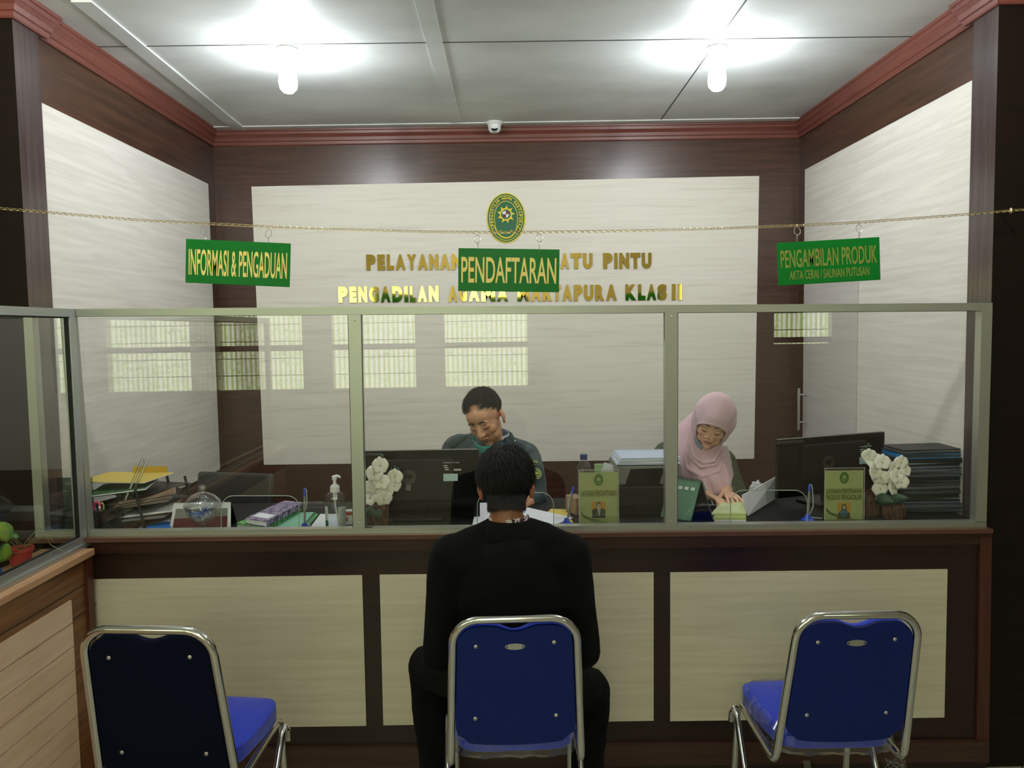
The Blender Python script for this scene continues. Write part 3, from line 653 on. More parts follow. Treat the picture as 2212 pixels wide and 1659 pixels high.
loose('pen', 'silver pen leaning in the mesh pen cup beside the scissors', 'pen', (cupx+.012, 3.10, DZ+.005), (cupx-.016, 3.095, 1.083), f_)
def f_(t, d): MB().tube([(0, 0, 0), d], .005, 8).make('barrel', 'black', t, smooth=True)
loose('pen', 'black pen in the mesh pen cup right of the silver pen', 'pen', (cupx+.005, 3.12, DZ+.005), (cupx+.008, 3.115, 1.072), f_)
rg = glassmat('clear_ruler_plastic', (.74, .76, .74, 1), .04, .1)
for i, (xa, ya, xb, yb, lab) in enumerate(((262, 1075, 309, 990, 'clear plastic ruler in the pen cup, the left one'), (278, 1068, 319, 993, 'clear plastic ruler in the pen cup, the right one'))):
    A = V((cupx+.02+.012*i, 3.12+.01*i, DZ+.006)); B = onY(xb, yb, 3.16); t = thing('ruler', lab, 'ruler', A, (0, 0, 0), 'clear rulers in the pen cup')
    d_ = (B-A); n_ = V((d_.z, 0, -d_.x)).normalized()*.0048
    MB().slab([-n_, n_, d_+n_, d_-n_], (0, .002, 0)).make('blade', rg, t); MB().tube([-n_, d_-n_], .0008, 4).tube([n_, d_+n_], .0008, 4).make('edge', 'darkgrey', t)
# letter tray with documents
P = dp(300, 1135); tx, ty = P.x-.02, 3.30
t = thing('document_tray', 'black three tier document tray right of the pen cup', 'document tray', (tx, ty, DZ), (0, 0, math.radians(-18)))
for k in range(3): MB().box((0, 0, .025+.055*k), (.25, .28, .003)).box((-.125, 0, .032+.055*k), (.003, .28, .014)).box((0, -.14, .028+.055*k), (.25, .003, .008)).make('shelf', 'black', t)
for x, y in ((.02, -.145), (.115, -.145), (.02, .14), (.115, .14), (-.12, .14), (-.12, -.145)): MB().tube([(x+.02, y, 0), (x-.02, y, .165)], .0055, 6).make('post', 'black', t)
def tray_sheet(name, lab, cat, dx, dy, z, w_, d_, th, rz, mk, tiltx=0, tilty=0, grp=None):
    o = thing(name, lab, cat, (tx+dx, ty+dy, DZ+z), (tiltx, tilty, math.radians(rz)), grp)
    MB().box((0, 0, th/2), (w_, d_, th), bev=min(th*.3, .002), seg=1).make('cover', mk, o)
    MB().box((.003, -.002, th*.5), (w_*.985, d_*.99, th*.4)).make('pages', 'grey' if mk in (brn, 'grey') else 'paper', o); return o
yel = mat('yellow_card', S(214,190,88), .6); yel2 = mat('deep_yellow_card', S(200,164,46), .6); grn = mat('dark_green_card', S(36,84,44), .6); brn = mat('brown_card', S(120,88,66), .6)
tray_sheet('folder', 'pale yellow folder lying on top of the document tray', 'folder', -.06, -.02, .182, .30, .22, .006, -8, yel)
o = thing('divider_card', 'deep yellow card standing on the pale yellow folder', 'card', (tx-.0+.0, ty+.07, DZ+.189)); MB().box((.0, .0, .013), (.145, .003, .026)).make('card', yel2, o)
tray_sheet('folder', 'dark green folder under the yellow folder in the tray', 'folder', -.05, -.06, .146, .22, .24, .012, 12, grn, 0, -.08)
for k in range(3): tray_sheet('folder', 'brown folder in the document tray, the %s of three' % ['lowest', 'middle', 'topmost'][k], 'folder', .035, -.03, .092+.012*k, .21, .25, .010, 10+6*k, brn, 0, -.10, 'brown folders in the tray')
tray_sheet('folder', 'grey folder on the lowest shelf of the document tray', 'folder', .02, -.03, .032, .22, .25, .010, 8, 'grey', 0, -.05)
tray_sheet('folder', 'white paper folder below the brown ones in the tray', 'folder', .03, -.02, .050, .22, .25, .008, 14, 'paper', 0, -.06)
# flat things left
flat('paper_sheet', 'white sheet lying behind the left desk calendar', 'paper', [(318,1112),(372,1112),(372,1140),(300,1140)], DZ, .002, 'paper', None, 'sheet')
flat('folder', 'bright blue folder lying between the tray and the left desk calendar', 'folder', [(300,1141),(352,1127),(372,1127),(368,1141)], DZ+.003, .006, mat('blue_card', S(40,120,200), .5))
# desk calendar left
P = onY(430, 1141, 3.13); t = thing('desk_calendar', 'white desk calendar with a dark red picture behind the candy jar', 'calendar', (P.x, 3.14, DZ))
cw_ = 134/pxm(3.13); chh = .095
MB().slab([V((-cw_/2, 0, 0)), V((cw_/2, 0, 0)), V((cw_/2-.008, .035, chh)), V((-cw_/2+.008, .035, chh))], (0, .002, 0)).make('front_leaf', 'white', t)
MB().slab([V((-cw_/2+.014, -.0015, .004)), V((cw_/2-.014, -.0015, .004)), V((cw_/2-.018, .027, .074)), V((-cw_/2+.018, .027, .074))], (0, .001, 0)).make('picture', mat('picture_grey', S(128,128,122), .5), t)
MB().slab([V((-cw_/2+.015, -.0028, .005)), V((cw_/2-.015, -.0028, .005)), V((cw_/2-.016, .014, .044)), V((-cw_/2+.016, .010, .038))], (0, .001, 0)).make('picture_band', mat('picture_maroon', S(96,34,34), .5), t)
MB().slab([V((-cw_/2, .075, 0)), V((cw_/2, .075, 0)), V((cw_/2-.008, .04, chh)), V((-cw_/2+.008, .04, chh))], (0, .002, 0)).make('rear_leaf', 'black', t)
g = MB()
for k in range(38):
    x = -cw_/2+.014+(cw_-.028)*k/37; g.tube([V((x, .0375+.005*math.cos(a), chh-.004+.007*math.sin(a))) for a in [2*math.pi*j/10 for j in range(10)]], .0007, 4, closed=True)
g.make('spiral_binding', 'steel', t)
# glass candy jar
P = onY(440, 1141, 3.085); jx, jy = P.x, 3.085
t = thing('candy_jar', 'footed pressed glass candy jar with a domed lid holding blue candies', 'jar', (jx, jy, DZ))
rp = lambda a, z: .035*math.cos(10*a)
MB().lathe([(0, 0), (.030, 0), (.031, .004), (.014, .010), (.010, .026), (.020, .036), (.045, .052), (.062, .078), (.068, .100), (.067, .104), (.059, .080), (.042, .056), (.018, .041), (0, .040)], n=60, ripple=rp).make('bowl', 'jarglass', t, smooth=True, angle=180)
ld = MB().lathe([(.071, .104), (.072, .108), (.064, .122), (.044, .144), (.020, .155), (.008, .158), (.009, .164), (.013, .170), (.013, .178), (.008, .184), (0, .185)], n=60, ripple=lambda a, z: .03*math.cos(10*a+z*60)).make('lid', 'jarglass', t, smooth=True, angle=180)
for k in range(12):
    a = k*2.4; r_ = .012+.022*((k*7) % 5)/4; z = DZ+.062+.009*(k % 3)+(.008 if k > 8 else 0)
    c = thing('candy', 'blue wrapped candy inside the glass jar', 'candy', (jx+r_*math.cos(a), jy+r_*math.sin(a), z), (random.uniform(-1, 1), random.uniform(-1, 1), a), 'blue candies in the jar')
    MB().ell((0, 0, 0), (.011, .007, .006), u=10, v=8).tube([(-.020, 0, 0), (-.010, 0, 0)], [.006, .001], 6).tube([(.010, 0, 0), (.020, 0, 0)], [.001, .006], 6).make('wrapper', mat('candy_blue', S(50,120,214), .3) if k % 3 else mat('candy_white', S(190,205,220), .3), c, smooth=True)
# notebooks and folders
pur = mat('purple_floral_cover', S(120,104,140), .5)
p = pur.node_tree.nodes['Principled BSDF']; tc = nd(pur, 'ShaderNodeTexCoord'); vo = nd(pur, 'ShaderNodeTexVoronoi'); vo.inputs['Scale'].default_value = 55; r = nd(pur, 'ShaderNodeValToRGB')
r.color_ramp.elements[0].color = S(190,160,160); r.color_ramp.elements[0].position = .1; r.color_ramp.elements[1].color = S(60,52,84); r.color_ramp.elements[1].position = .75
e = r.color_ramp.elements.new(.45); e.color = S(134,124,158); lk(pur, tc.outputs['Object'], vo.inputs['Vector']); lk(pur, vo.outputs['Distance'], r.inputs[0]); lk(pur, r.outputs[0], p.inputs['Base Color'])
gpat = noisy(mat('green_patterned_cover', S(40,150,60), .5), S(24,110,40), S(130,200,110), (1,1,1), 60, 2, .4, .6)
flat('folder', 'mint green folder lying under the notebooks', 'folder', [(556,1141),(650,1139),(679,1106),(606,1107)], DZ, .004, mat('mint_card', S(128,186,160), .6))
flat('folder', 'mid green folder lying right of the mint folder', 'folder', [(652,1139),(664,1139),(688,1110),(681,1108)], DZ, .004, mat('mid_green_card', S(74,140,84), .6))
flat('paper_sheet', 'white sheet lying behind the hand sanitizer bottle', 'paper', [(671,1138),(735,1138),(735,1110),(692,1110)], DZ, .002, 'paper', None, 'sheet')
def book(lab, q, z, th, mk, grp):
    pts = [onZ(x, y, z+th) for x, y in q]; c = sum(pts, V())/4; c.z = z; pts = [p-c for p in pts]; t = thing('notebook', lab, 'notebook', c, (0, 0, 0), grp); Z = V((0, 0, 1))
    MB().slab(pts, (0, 0, -.002)).slab([p-Z*(th-.002) for p in pts], (0, 0, -.002)).slab([pts[1], pts[2], pts[2]-Z*th, pts[1]-Z*th], (pts[0]-pts[1]).normalized()*.002).make('cover', mk, t)
    m_ = sum(pts, V())/4; MB().slab([m_+(p-m_)*.97-Z*.002 for p in pts], (0, 0, -(th-.004))).make('pages', 'paper', t); return t, pts
book('green patterned notebook under the purple floral one', [(627,1086),(655,1092),(577,1138),(508,1130)][::-1][1:]+[(577,1138)] if 0 else [(510,1130),(577,1139),(652,1093),(612,1087)], DZ+.004, .018, gpat, 'notebooks right of the calendar')
t, pts = book('purple floral notebook lying on the green notebook', [(529,1119),(576,1127),(654,1085),(614,1081)], DZ+.023, .022, pur, 'notebooks right of the calendar')
def bil(u, v): return pts[0].lerp(pts[1], u).lerp(pts[3].lerp(pts[2], u), v)
MB().slab([bil(.12, .12), bil(.85, .12), bil(.85, .30), bil(.12, .30)], (0, 0, .0008)).make('cover_label', 'paper', t)
# sanitizer
sy = 3.10; P = onY(726, 1141, sy); t = thing('sanitizer_bottle', 'clear pump bottle of hand sanitizer with white pump and printed labels', 'bottle', (P.x, sy, DZ))
R_ = .0405; sq = (1, .62)
MB().lathe([(0, 0), (R_*.96, 0), (R_, .006), (R_, .118), (R_*.93, .133), (R_*.66, .143), (.017, .147), (.017, .152), (0, .152)], n=40, sq=sq).make('body', 'pet', t, smooth=True)
MB().lathe([(.0185, .146), (.0185, .168), (.014, .170), (.014, .174), (.0065, .175), (.0065, .194), (.0095, .195), (.0095, .204), (.011, .205), (.010, .210), (0, .212)], n=28).tube([(0, 0, .207), (.010, 0, .209), (.020, 0, .206), (.022, 0, .200)], [.006, .006, .0045, .003], 10).make('pump', 'white', t, smooth=True)
MB().tube([(0, 0, .17), (-.001, 0, .10), (.012, 0, .01)], .0035, 8).lathe([(.009, .115), (.009, .146), (0, .147)], n=14).make('dip_tube', 'white', t, smooth=True)
def curved_label(a0, a1, z0, z1, mk, name, sc_=1.01):
    MB().grid([[V((R_*sc_*math.cos(math.radians(a)), R_*sc_*sq[1]*math.sin(math.radians(a)), z)) for a in [a0+(a1-a0)*k/10 for k in range(11)]] for z in (z0, z1)]).make(name, mk, t, smooth=True)
lw_ = mat('label_pale', S(196,204,196), .5)
curved_label(182, 232, .036, .092, lw_, 'left_label'); curved_label(182, 232, .002, .036, mat('label_green', S(20,120,60), .4), 'left_label_band'); curved_label(292, 356, .004, .090, mat('label_grey', S(168,176,170), .5), 'right_label')
g = MB()
for k in range(9): g.tube([V((R_*1.02*math.cos(math.radians(a)), R_*1.02*sq[1]*math.sin(math.radians(a)), .014+.008*k)) for a in (306, 320, 335, 345)], .0009, 4)
g.make('label_print', 'darkgrey', t)
P = onY(752, 1140, 3.16); t = thing('small_box', 'small white and red printed box between the sanitizer and the aluminium stile', 'box', (P.x, 3.17, DZ)); MB().box((0, 0, .028), (.045, .03, .056)).make('carton', 'white', t); MB().box((0, -.0155, .045), (.045, .001, .012)).box((-.008, -.0155, .022), (.018, .001, .016)).make('red_print', mat('print_red', S(200,60,50), .5), t)
# pens on blue stands
bl = mat('blue_stand_plastic', S(24,66,176), .3); cl_ = mat('grey_pen_barrel', S(132,132,124), .3); cord = mat('white_cord', S(190,196,196), .5)
def pen_stand(lab, bx, by, tx_, ty_, Y, cable):
    B = onY(bx, by, Y); T = onY(tx_, ty_, Y+.01); d = T-V((B.x, Y, DZ)); t = thing('pen_stand', lab, 'pen stand', (B.x, Y, DZ), (0, 0, 0), 'counter pens on blue stands')
    MB().lathe([(0, 0), (.027, 0), (.026, .006), (.014, .012), (.008, .026), (.005, .028), (0, .028)], n=20).make('base', bl, t, smooth=True)
    u = d.normalized(); MB().tube([u*.02, d*.80], [.0042, .0045], 10).make('pen_barrel', cl_, t, smooth=True)
    MB().tube([d*.80, d*.97, d], [.0052, .005, .002], 10).make('pen_cap', bl, t, smooth=True)
    MB().tube([d]+[d+V((a, -.002, b_)) for a, b_ in cable], .0018, 6).make('cord', cord, t, smooth=True)
pen_stand('blue based counter pen left of the hand sanitizer', 658, 1139, 658, 1054, 3.085, [(.008, -.01), (.008, -.06), (-.004, -.11), (-.008, -.135), (.004, -.145), (.018, -.149)])
pen_stand('blue based counter pen beside the yellow green sign of the middle window', 1224, 1132, 1239, 1050, 3.09, [(-.002, -.008), (-.012, -.03), (-.022, -.06), (-.02, -.10), (-.014, -.12)])
pen_stand('blue based counter pen in front of the right monitor', 1745, 1124, 1749, 1046, 3.09, [(.008, -.004), (.013, -.05), (.014, -.09), (.004, -.115), (-.008, -.128), (.02, -.135), (.05, -.138)])
# papers in the middle window
flat('paper_sheet', 'yellow sheet lying under the white sheet in the middle window', 'paper', [(1150,1136),(1242,1136),(1222,1100),(1190,1099)], DZ, .002, yel, None, 'sheet')
flat('paper_sheet', 'large white sheet lying in front of the man in uniform', 'paper', [(1034,1136),(1190,1136),(1238,1118),(1140,1096)], DZ+.003, .002, 'paper', None, 'sheet')
flat('paper_sheet', 'white sheet lying beside the left monitor', 'paper', [(1020,1136),(1056,1136),(1062,1086),(1030,1086)], DZ+.006, .002, 'paper', None, 'sheet')
# monitors
def monitor(lab, A, B, ztop, zbot, logo=True, stk=True):
    """back view; A left top, B right top as seen by the camera (world x, y)"""
    A, B = V((A[0], A[1], 0)), V((B[0], B[1], 0)); L = (B-A).length; ang = math.atan2((B-A).y, (B-A).x); c = (A+B)/2
    t = thing('computer_monitor', lab, 'monitor', (c.x, c.y, DZ), (0, 0, ang)); H = ztop-DZ; z0 = zbot-DZ
    MB().box((0, .012, (H+z0)/2), (L, .022, H-z0), bev=.003).make('screen_shell', 'blackgloss', t)
    MB().box((0, -.006, (H+z0)/2+.02), (L*.60, .022, (H-z0)*.62), bev=.006).make('rear_housing', 'black', t)
    MB().box((-L*.40, -.004, H-.012), (L*.23, .012, .010), bev=.002).make('vent_cap', 'darkgrey', t)
    MB().box((0, .012, H+.0012), (L*.99, .016, .002)).make('top_edge', 'grey', t)
    MB().box((.0, .03, z0*.5+.022), (.06, .02, z0+.04)).make('stand_neck', 'black', t); MB().box((0, .04, .006), (.20, .15, .012), bev=.004).make('stand_foot', 'black', t)
    if logo:
        lx = -L*.07
        lg = MB().lathe([(0, 0), (.030, 0), (.030, .001), (0, .001)], (lx, -.017, H*.63), 32, Euler((math.pi/2, 0, 0)).to_matrix()).make('logo_disc', mat('dim_silver', S(84,84,80), .3, .6), t)
        MB().text('hp', (lx-.017, -.0185, H*.63-.014), (1, 0, .12), (0.12, 0, 1), .034, .03, .001, .02).make('logo_letters', 'blackgloss', lg)
        MB().box((lx-.002, -.019, H*.63-.042), (.020, .002, .024), Euler((0, .15, 0))).make('hanging_tag', 'grey', t)
    if stk:
        MB().box((L*.27, -.0195, H*.62), (.058, .001, .030)).make('sticker', mat('pale_blue_sticker', S(176,204,206), .5), t)
        g = MB().text('Kelengkapan Perangkat', (L*.27-.028, -.0195, H*.62+.058), (1, 0, 0), (0, 0, 1), .066, .005, .0006, .0)
        for k in range(3): g.box((L*.27-.020+.003*k, -.0195, H*.62+.048-.008*k), (.016, .001, .003))
        for k in range(14): g.box((L*.27+.014+.0022*k, -.0195, H*.62+.031), (.0011, .001, .008))
        g.make('rear_label', 'white', t)
    return t
A = onY(768, 976, 3.22); B = onY(1034, 975, 3.22)
monitor('black computer monitor seen from behind in the middle window', (A.x, 3.22), (B.x, 3.22), A.z, DZ+.004)
A = onY(1682, 951, 3.27); B = onY(1912, 938, 3.46)
monitor('black computer monitor turned away in the right window', (A.x, 3.27), (B.x, 3.46), A.z, DZ+.05)
# orchids
pet = mat('white_petal', S(244,244,230), .6, sss=.1); ygr = mat('petal_heart', S(186,186,110), .6); leafm = noisy(mat('dark_leaf', S(44,74,58), .45), S(34,60,46), S(66,100,80), (1,1,1), 30, 3)
potm = mat('woven_brown_pot', S(70,46,30), .7); stm = mat('green_stem', S(60,90,60), .6)
noisy(potm, S(36,22,14), S(112,78,52), (60, 60, 14), 2, 3, .35, .65, .8)
def orchid(lab, px_, Y, pw, ptop, flowers, leaves, tips, buds):
    B = onY(px_, 1136, Y); t = thing('potted_orchid', lab, 'potted plant', (B.x, Y, DZ), (0, 0, 0), 'artificial orchids on the desk')
    r_ = pw/2/pxm(Y); zt = onY(px_, ptop, Y).z-DZ; O = V((B.x, Y, DZ))
    MB().lathe([(0, 0), (r_*.93, 0), (r_, .01), (r_, zt), (r_*.9, zt), (r_*.88, zt-.01), (0, zt-.012)], n=60, ripple=lambda a, z: .03*math.cos(20*a)).make('pot', potm, t, smooth=True)
    rr = random.Random(px_)
    for i, (x, y, s_) in enumerate(flowers):
        C_ = onY(x, y, Y-.02+.02*rr.random())-O; f = MB(); R0 = s_*1.12/pxm(Y); rot = Euler((rr.uniform(-.35, .25), 0, rr.uniform(-.7, .7))).to_matrix()
        for k in range(5):
            a = math.radians((235, 305, 5, 90, 175)[k])+rr.uniform(-.12, .12); wd = (.50, .50, .74, .44, .74)[k]
            rows = []
            for j in range(7):
                q = j/6; ww = R0*wd*math.sin(math.pi*min(q*.88+.08, 1))**.8; lift = -R0*.07*math.sin(q*2.4)
                rows.append([C_+rot @ V((math.cos(a)*R0*q-math.sin(a)*ww*u_, lift+abs(u_)*R0*.05, math.sin(a)*R0*q+math.cos(a)*ww*u_)) for u_ in (-1, -.5, 0, .5, 1)])
            f.grid(rows)
        fl = f.make('flower', pet, t, smooth=True, angle=180); so = fl.modifiers.new('s', 'SOLIDIFY'); so.thickness = .0006
        MB().ell(C_+rot @ V((0, -.005, -R0*.06)), (R0*.08, R0*.10, R0*.12), u=10, v=8).make('flower_heart', ygr, fl, smooth=True)
    for (x, y, w2, h2, an) in leaves:
        C_ = onY(x, y, Y-.035)-O; rows = []
        for j in range(9):
            q = j/8; wv_ = h2/pxm(Y)*math.sin(math.pi*q)**.7; cx = (q-.5)*2*w2/pxm(Y)
            rows.append([C_+Euler((0, an, 0)).to_matrix() @ V((cx, -.01+abs(u_)*.012-.02*(q-.5)**2*4, wv_*u_)) for u_ in (-1, -.5, 0, .5, 1)])
        lf = MB().grid(rows).make('leaf', leafm, t, smooth=True, angle=180); so = lf.modifiers.new('s', 'SOLIDIFY'); so.thickness = .0015
    for path in tips: MB().tube([V((0, 0, zt-.01))]+[onY(x, y, Y)-O for x, y in path], .0022, 6).make('stem', stm, t, smooth=True)
    for x, y in buds: MB().ell(onY(x, y, Y)-O, (.005, .005, .006), u=10, v=8).make('bud', leafm, t, smooth=True)
orchid('white artificial orchid in a brown woven pot beside the middle monitor', 817, 3.10, 47, 1088,
       [(821,1005,17),(809,1022,18),(854,1029,16),(851,1048,15),(824,1040,17),(829,1060,20),(799,1052,15),(801,1076,17),(829,1077,17)],
       [(808,1106,19,16,.25)], [[(815,1070),(820,1030),(834,1000),(826,984)],[(826,1060),(845,1035),(853,1012)]], [(826,984),(831,992),(853,1009),(846,1014),(860,1013)])
orchid('white artificial orchid in a brown woven pot beside the right sign', 1930, 3.12, 47, 1092,
       [(1877,984,15),(1888,994,17),(1906,998,16),(1888,1020,17),(1902,1031,17),(1921,1030,15),(1933,1011,17),(1937,1028,16),(1946,998,14),(1901,1055,16),(1929,1054,16),(1947,1041,15),(1956,1016,13)],
       [(1906,1079,22,14,.1),(1938,1078,20,11,-.25)], [[(1925,1060),(1900,1010),(1868,975),(1876,960)],[(1935,1050),(1943,1010),(1948,985)]], [(1876,960),(1870,965),(1866,972),(1948,985),(1940,990)])
P = onY(1882, 1136, 3.17); t = thing('woven_pot', 'empty brown woven pot between the right sign and the orchid', 'pot', (P.x, 3.17, DZ)); MB().lathe([(0, 0), (.033, 0), (.035, .01), (.035, .085), (.031, .085), (.030, .02), (0, .018)], n=60, ripple=lambda a, z: .03*math.cos(20*a)).make('body', potm, t, smooth=True)
# water bottle
P = onY(1262, 1100, 3.26); t = thing('water_bottle', 'clear plastic water bottle with a blue cap behind the middle sign', 'bottle', (P.x, 3.26, DZ))
H = onY(1262, 981, 3.26).z-DZ; r_ = 15.5/pxm(3.26)
MB().lathe([(0, 0), (r_*.9, 0), (r_, .008), (r_, H*.25), (r_*.94, H*.28), (r_, H*.31), (r_*.94, H*.40), (r_, H*.43), (r_*.95, H*.52), (r_, H*.55), (r_, H-.060), (r_*.88, H-.048), (r_*.5, H-.026), (r_*.42, H-.018), (r_*.42, H-.012), (0, H-.012)], n=32).make('body', 'pet', t, smooth=True)
MB().lathe([(r_*.50, H-.022), (r_*.52, H-.002), (r_*.46, H), (0, H)], n=24).make('cap', mat('dark_blue_cap', S(34,60,120), .4), t, smooth=True)
P = onY(1243, 1115, 3.2); t = thing('wooden_block', 'small brown wooden block behind the middle sign', 'block', (P.x+.01, 3.30, DZ), (0, 0, .4)); MB().box((0, 0, .035), (.05, .09, .07), bev=.002).make('body', mat('tan_block', S(150,120,92), .6), t)
# acrylic sign stands
olive = mat('sign_text_olive', S(112,124,30), .5); card = mat('yellow_green_card', S(178,188,120), .5); noisy(card, S(172,184,116), S(186,196,130), (1,1,1), 6, 3)
def sign_stand(lab, q, Y, lines, man, name_):
    A, B, C_, D_ = [onY(x, y, Y) for x, y in q]; w_ = ((B-A).length+(C_-D_).length)/2; ztop = (A.z+B.z)/2-DZ; cx = (A.x+B.x+C_.x+D_.x)/4
    t = thing('sign_stand', lab, 'sign stand', (cx, Y, DZ), (0, 0, 0), 'acrylic sign stands on the desk')
    MB().box((0, .006, ztop/2), (w_, .002, ztop)).box((0, -.004, ztop/2), (w_, .0015, ztop)).box((0, .001, .0015), (w_, .07, .003)).make('acrylic_holder', 'acrylic', t)
    MB().tube([(-w_/2, -.004, .003), (-w_/2, -.004, ztop), (w_/2, -.004, ztop), (w_/2, -.004, .003)], .0011, 5).make('polished_edge', mat('bright_acrylic_edge', S(205,214,208), .2), t)
    ph = ztop-.014; cd_ = MB().box((0, .001, ph/2+.003), (w_*.97, .0012, ph)).make('printed_card', card, t)
    fy = -.0002
    em_ = thing('x', '', '', (0, 0, 0)); bpy.data.objects.remove(em_)
    s_ = w_*.115; cz = ph*.87
    MB().prism(oval(s_, s_*1.32, 32, 0, cz, fy-.0006), (0, .0006, 0)).make('printed_seal', mat('print_green', S(58,120,32), .5), t)
    gs = MB()
    for k in range(8):
        a = 2*math.pi*k/8; gs.ell((s_*.34*math.cos(a), fy-.0008, cz+s_*.12+s_*.34*math.sin(a)), (s_*.12, .0004, s_*.12), u=8, v=6)
    gs.ell((0, fy-.0008, cz+s_*.12), (s_*.2, .0004, s_*.2), u=10, v=6)
    for k in range(9):
        a = math.radians(205+130*k/8); gs.ell((s_*.6*math.cos(a), fy-.0008, cz+s_*.75*math.sin(a)), (s_*.08, .0004, s_*.06), u=8, v=6)
    gs.make('seal_ornament', mat('print_pale', S(190,196,110), .5), t)
    g = MB()
    for (s2, z0, z1) in lines: g.text(s2, (-w_*.45, fy-.0006, ph*z0), (1, 0, 0), (0, 0, 1), w_*.9, ph*(z1-z0), .0005, .04)
    g.make('heading', olive, t)
    if name_: MB().text(name_, (-w_*.22, fy-.0006, ph*.085), (1, 0, 0), (0, 0, 1), w_*.46, ph*.022, .0005, .01).make('name_line', 'darkgrey', t)
    # swooshes
    g = MB()
    for k, dz in enumerate((0, .035)):
        pts = [(-w_*.44+w_*(.75-.2*k)*j/12, ph*(.24-.24*(j/12)**.55-.02*k)+.004+dz*ph*.3) for j in range(13)]
        g.prism([V((x, fy-.0006, max(z, .004))) for x, z in pts]+[V((x, fy-.0006, max(z*.78, .004))) for x, z in pts[::-1]], (0, .0005, 0))
    g.make('printed_swoosh', mat('print_swoosh', S(100,128,52), .5), t)
    # portrait photo
    z0, z1 = (ph*.13, ph*.45) if man else (ph*.03, ph*.36); pw = (z1-z0)*.40; cz = (z0+z1)/2; hh_ = (z1-z0)/2; e = .0006; y1 = fy-.0006
    pf = MB().box((0, y1, cz), (pw*2, e, hh_*2)).make('portrait', mat('portrait_orange', S(206,154,20), .5), t)
    def po(pts, mk, lay, nm): MB().prism([V((x*pw, y1-e*lay, cz+z*hh_)) for x, z in pts], (0, e, 0)).make(nm, mk, pf)
    skin_ = mat('portrait_skin', S(186,168,144), .6)
    if man:
        po([(-1,-1),(1,-1),(1,-.05),(.75,.10),(.3,.22),(-.3,.22),(-.75,.10),(-1,-.05)], mat('portrait_suit', S(60,58,40), .7), 1, 'suit')
        po([(-.28,.24),(.28,.24),(.06,-.8)], mat('portrait_shirt', S(206,208,204), .6), 2, 'shirt'); po([(-.07,.12),(.07,.12),(.05,-.7)], mat('portrait_tie', S(130,140,140), .6), 3, 'tie')
        po([(.36*math.cos(a), .62+.33*math.sin(a)) for a in [2*math.pi*k/20 for k in range(20)]], mat('portrait_hair', S(40,34,26), .7), 2, 'hair'); po([(.29*math.cos(a), .50+.28*math.sin(a)) for a in [2*math.pi*k/20 for k in range(20)]], skin_, 3, 'face')
    else:
        po([(-1,-1),(1,-1),(.9,-.3),(.4,.1),(-.4,.1),(-.9,-.3)], mat('portrait_coat', S(78,78,50), .7), 1, 'coat')
        po([(-.35,.5),(-.2,.8),(0,.88),(.2,.8),(.35,.5),(.45,0),(.7,-.3),(.3,-.7),(-.3,-.7),(-.7,-.3),(-.45,0)], mat('portrait_scarf', S(52,110,130), .7), 2, 'scarf')
        po([(.34*math.cos(a), .50+.36*math.sin(a)) for a in [2*math.pi*k/20 for k in range(20)]], mat('portrait_hood', S(60,66,70), .7), 3, 'hood'); po([(.22*math.cos(a), .44+.24*math.sin(a)) for a in [2*math.pi*k/20 for k in range(20)]], skin_, 4, 'face')
    return t
sign_stand('acrylic stand with a yellow green card reading LAYANAN PENDAFTARAN', [(1250,1013),(1336,1016),(1336,1132),(1251,1132)], 3.085, [('LAYANAN PENDAFTARAN', .55, .67)], True, 'OESMAN TAUFIK, S.H')
sign_stand('acrylic stand with a yellow green card reading LAYANAN PENYERAHAN PRODUK PENGADILAN', [(1781,1012),(1866,1009),(1866,1128),(1780,1128)], 3.085, [('LAYANAN PENYERAHAN', .55, .65), ('PRODUK PENGADILAN', .42, .53)], False, None)
# printer with paper
A = onY(1333, 1060, 3.2); B = onY(1476, 1060, 3.2); T = onY(1380, 1008, 3.2)
t = thing('printer', 'black and grey desktop printer beside the middle sign', 'printer', ((A.x+B.x)/2, 3.34, DZ)); w_ = B.x-A.x; H = T.z-DZ
MB().box((0, 0, H*.30), (w_, .26, H*.60), bev=.008).make('body', 'black', t); MB().box((0, .01, H*.80), (w_*.99, .24, H*.38), bev=.006).make('rear_cover', 'grey', t)
MB().prism([V((x*w_, -.1115, z*H)) for x, z in ((-.38,.56),(-.28,.93),(.20,.94),(.22,.90),(.14,.56))], (0, -.006, 0)).make('paper_guide', 'blackgloss', t)
for k in range(5): o = thing('paper_ream', 'loose sheaf of white paper on the printer, %s' % ['bottom sheaf of the five', 'second sheaf from the bottom', 'middle sheaf of the five', 'second sheaf from the top', 'topmost sheaf of the five'][k], 'paper', ((A.x+B.x)/2-.0+.002*k, 3.34, T.z+.001+.0062*k), (0, 0, .02*(k % 3-1)), 'sheaves on the printer'); MB().box((0, 0, .003), (w_*.97-.004*k, .22, .0055), bev=.001, seg=1).make('sheets', 'paper' if k % 2 else mat('bluish_paper', S(196,208,232), .7), o)
for i, (x, y, mk, lab) in enumerate(((1306, 1003, mat('pale_green_card', S(150,186,130), .6), 'pale green booklet leaning behind the middle sign'), (1328, 1000, mat('yellow_green_card_b', S(176,196,120), .6), 'yellow green booklet leaning against the printer'))):
    P = onY(x, y, 3.36); o = thing('booklet', lab, 'booklet', (P.x, 3.36+.02*i, DZ), (-.05, .22 if i else .0, 0)); MB().box((0, 0, (P.z-DZ)/2), (.085 if not i else .03, .008, P.z-DZ)).make('cover', mk, o); MB().box((0, .001, (P.z-DZ)/2+.001), (.08 if not i else .026, .005, P.z-DZ)).make('pages', 'paper', o)
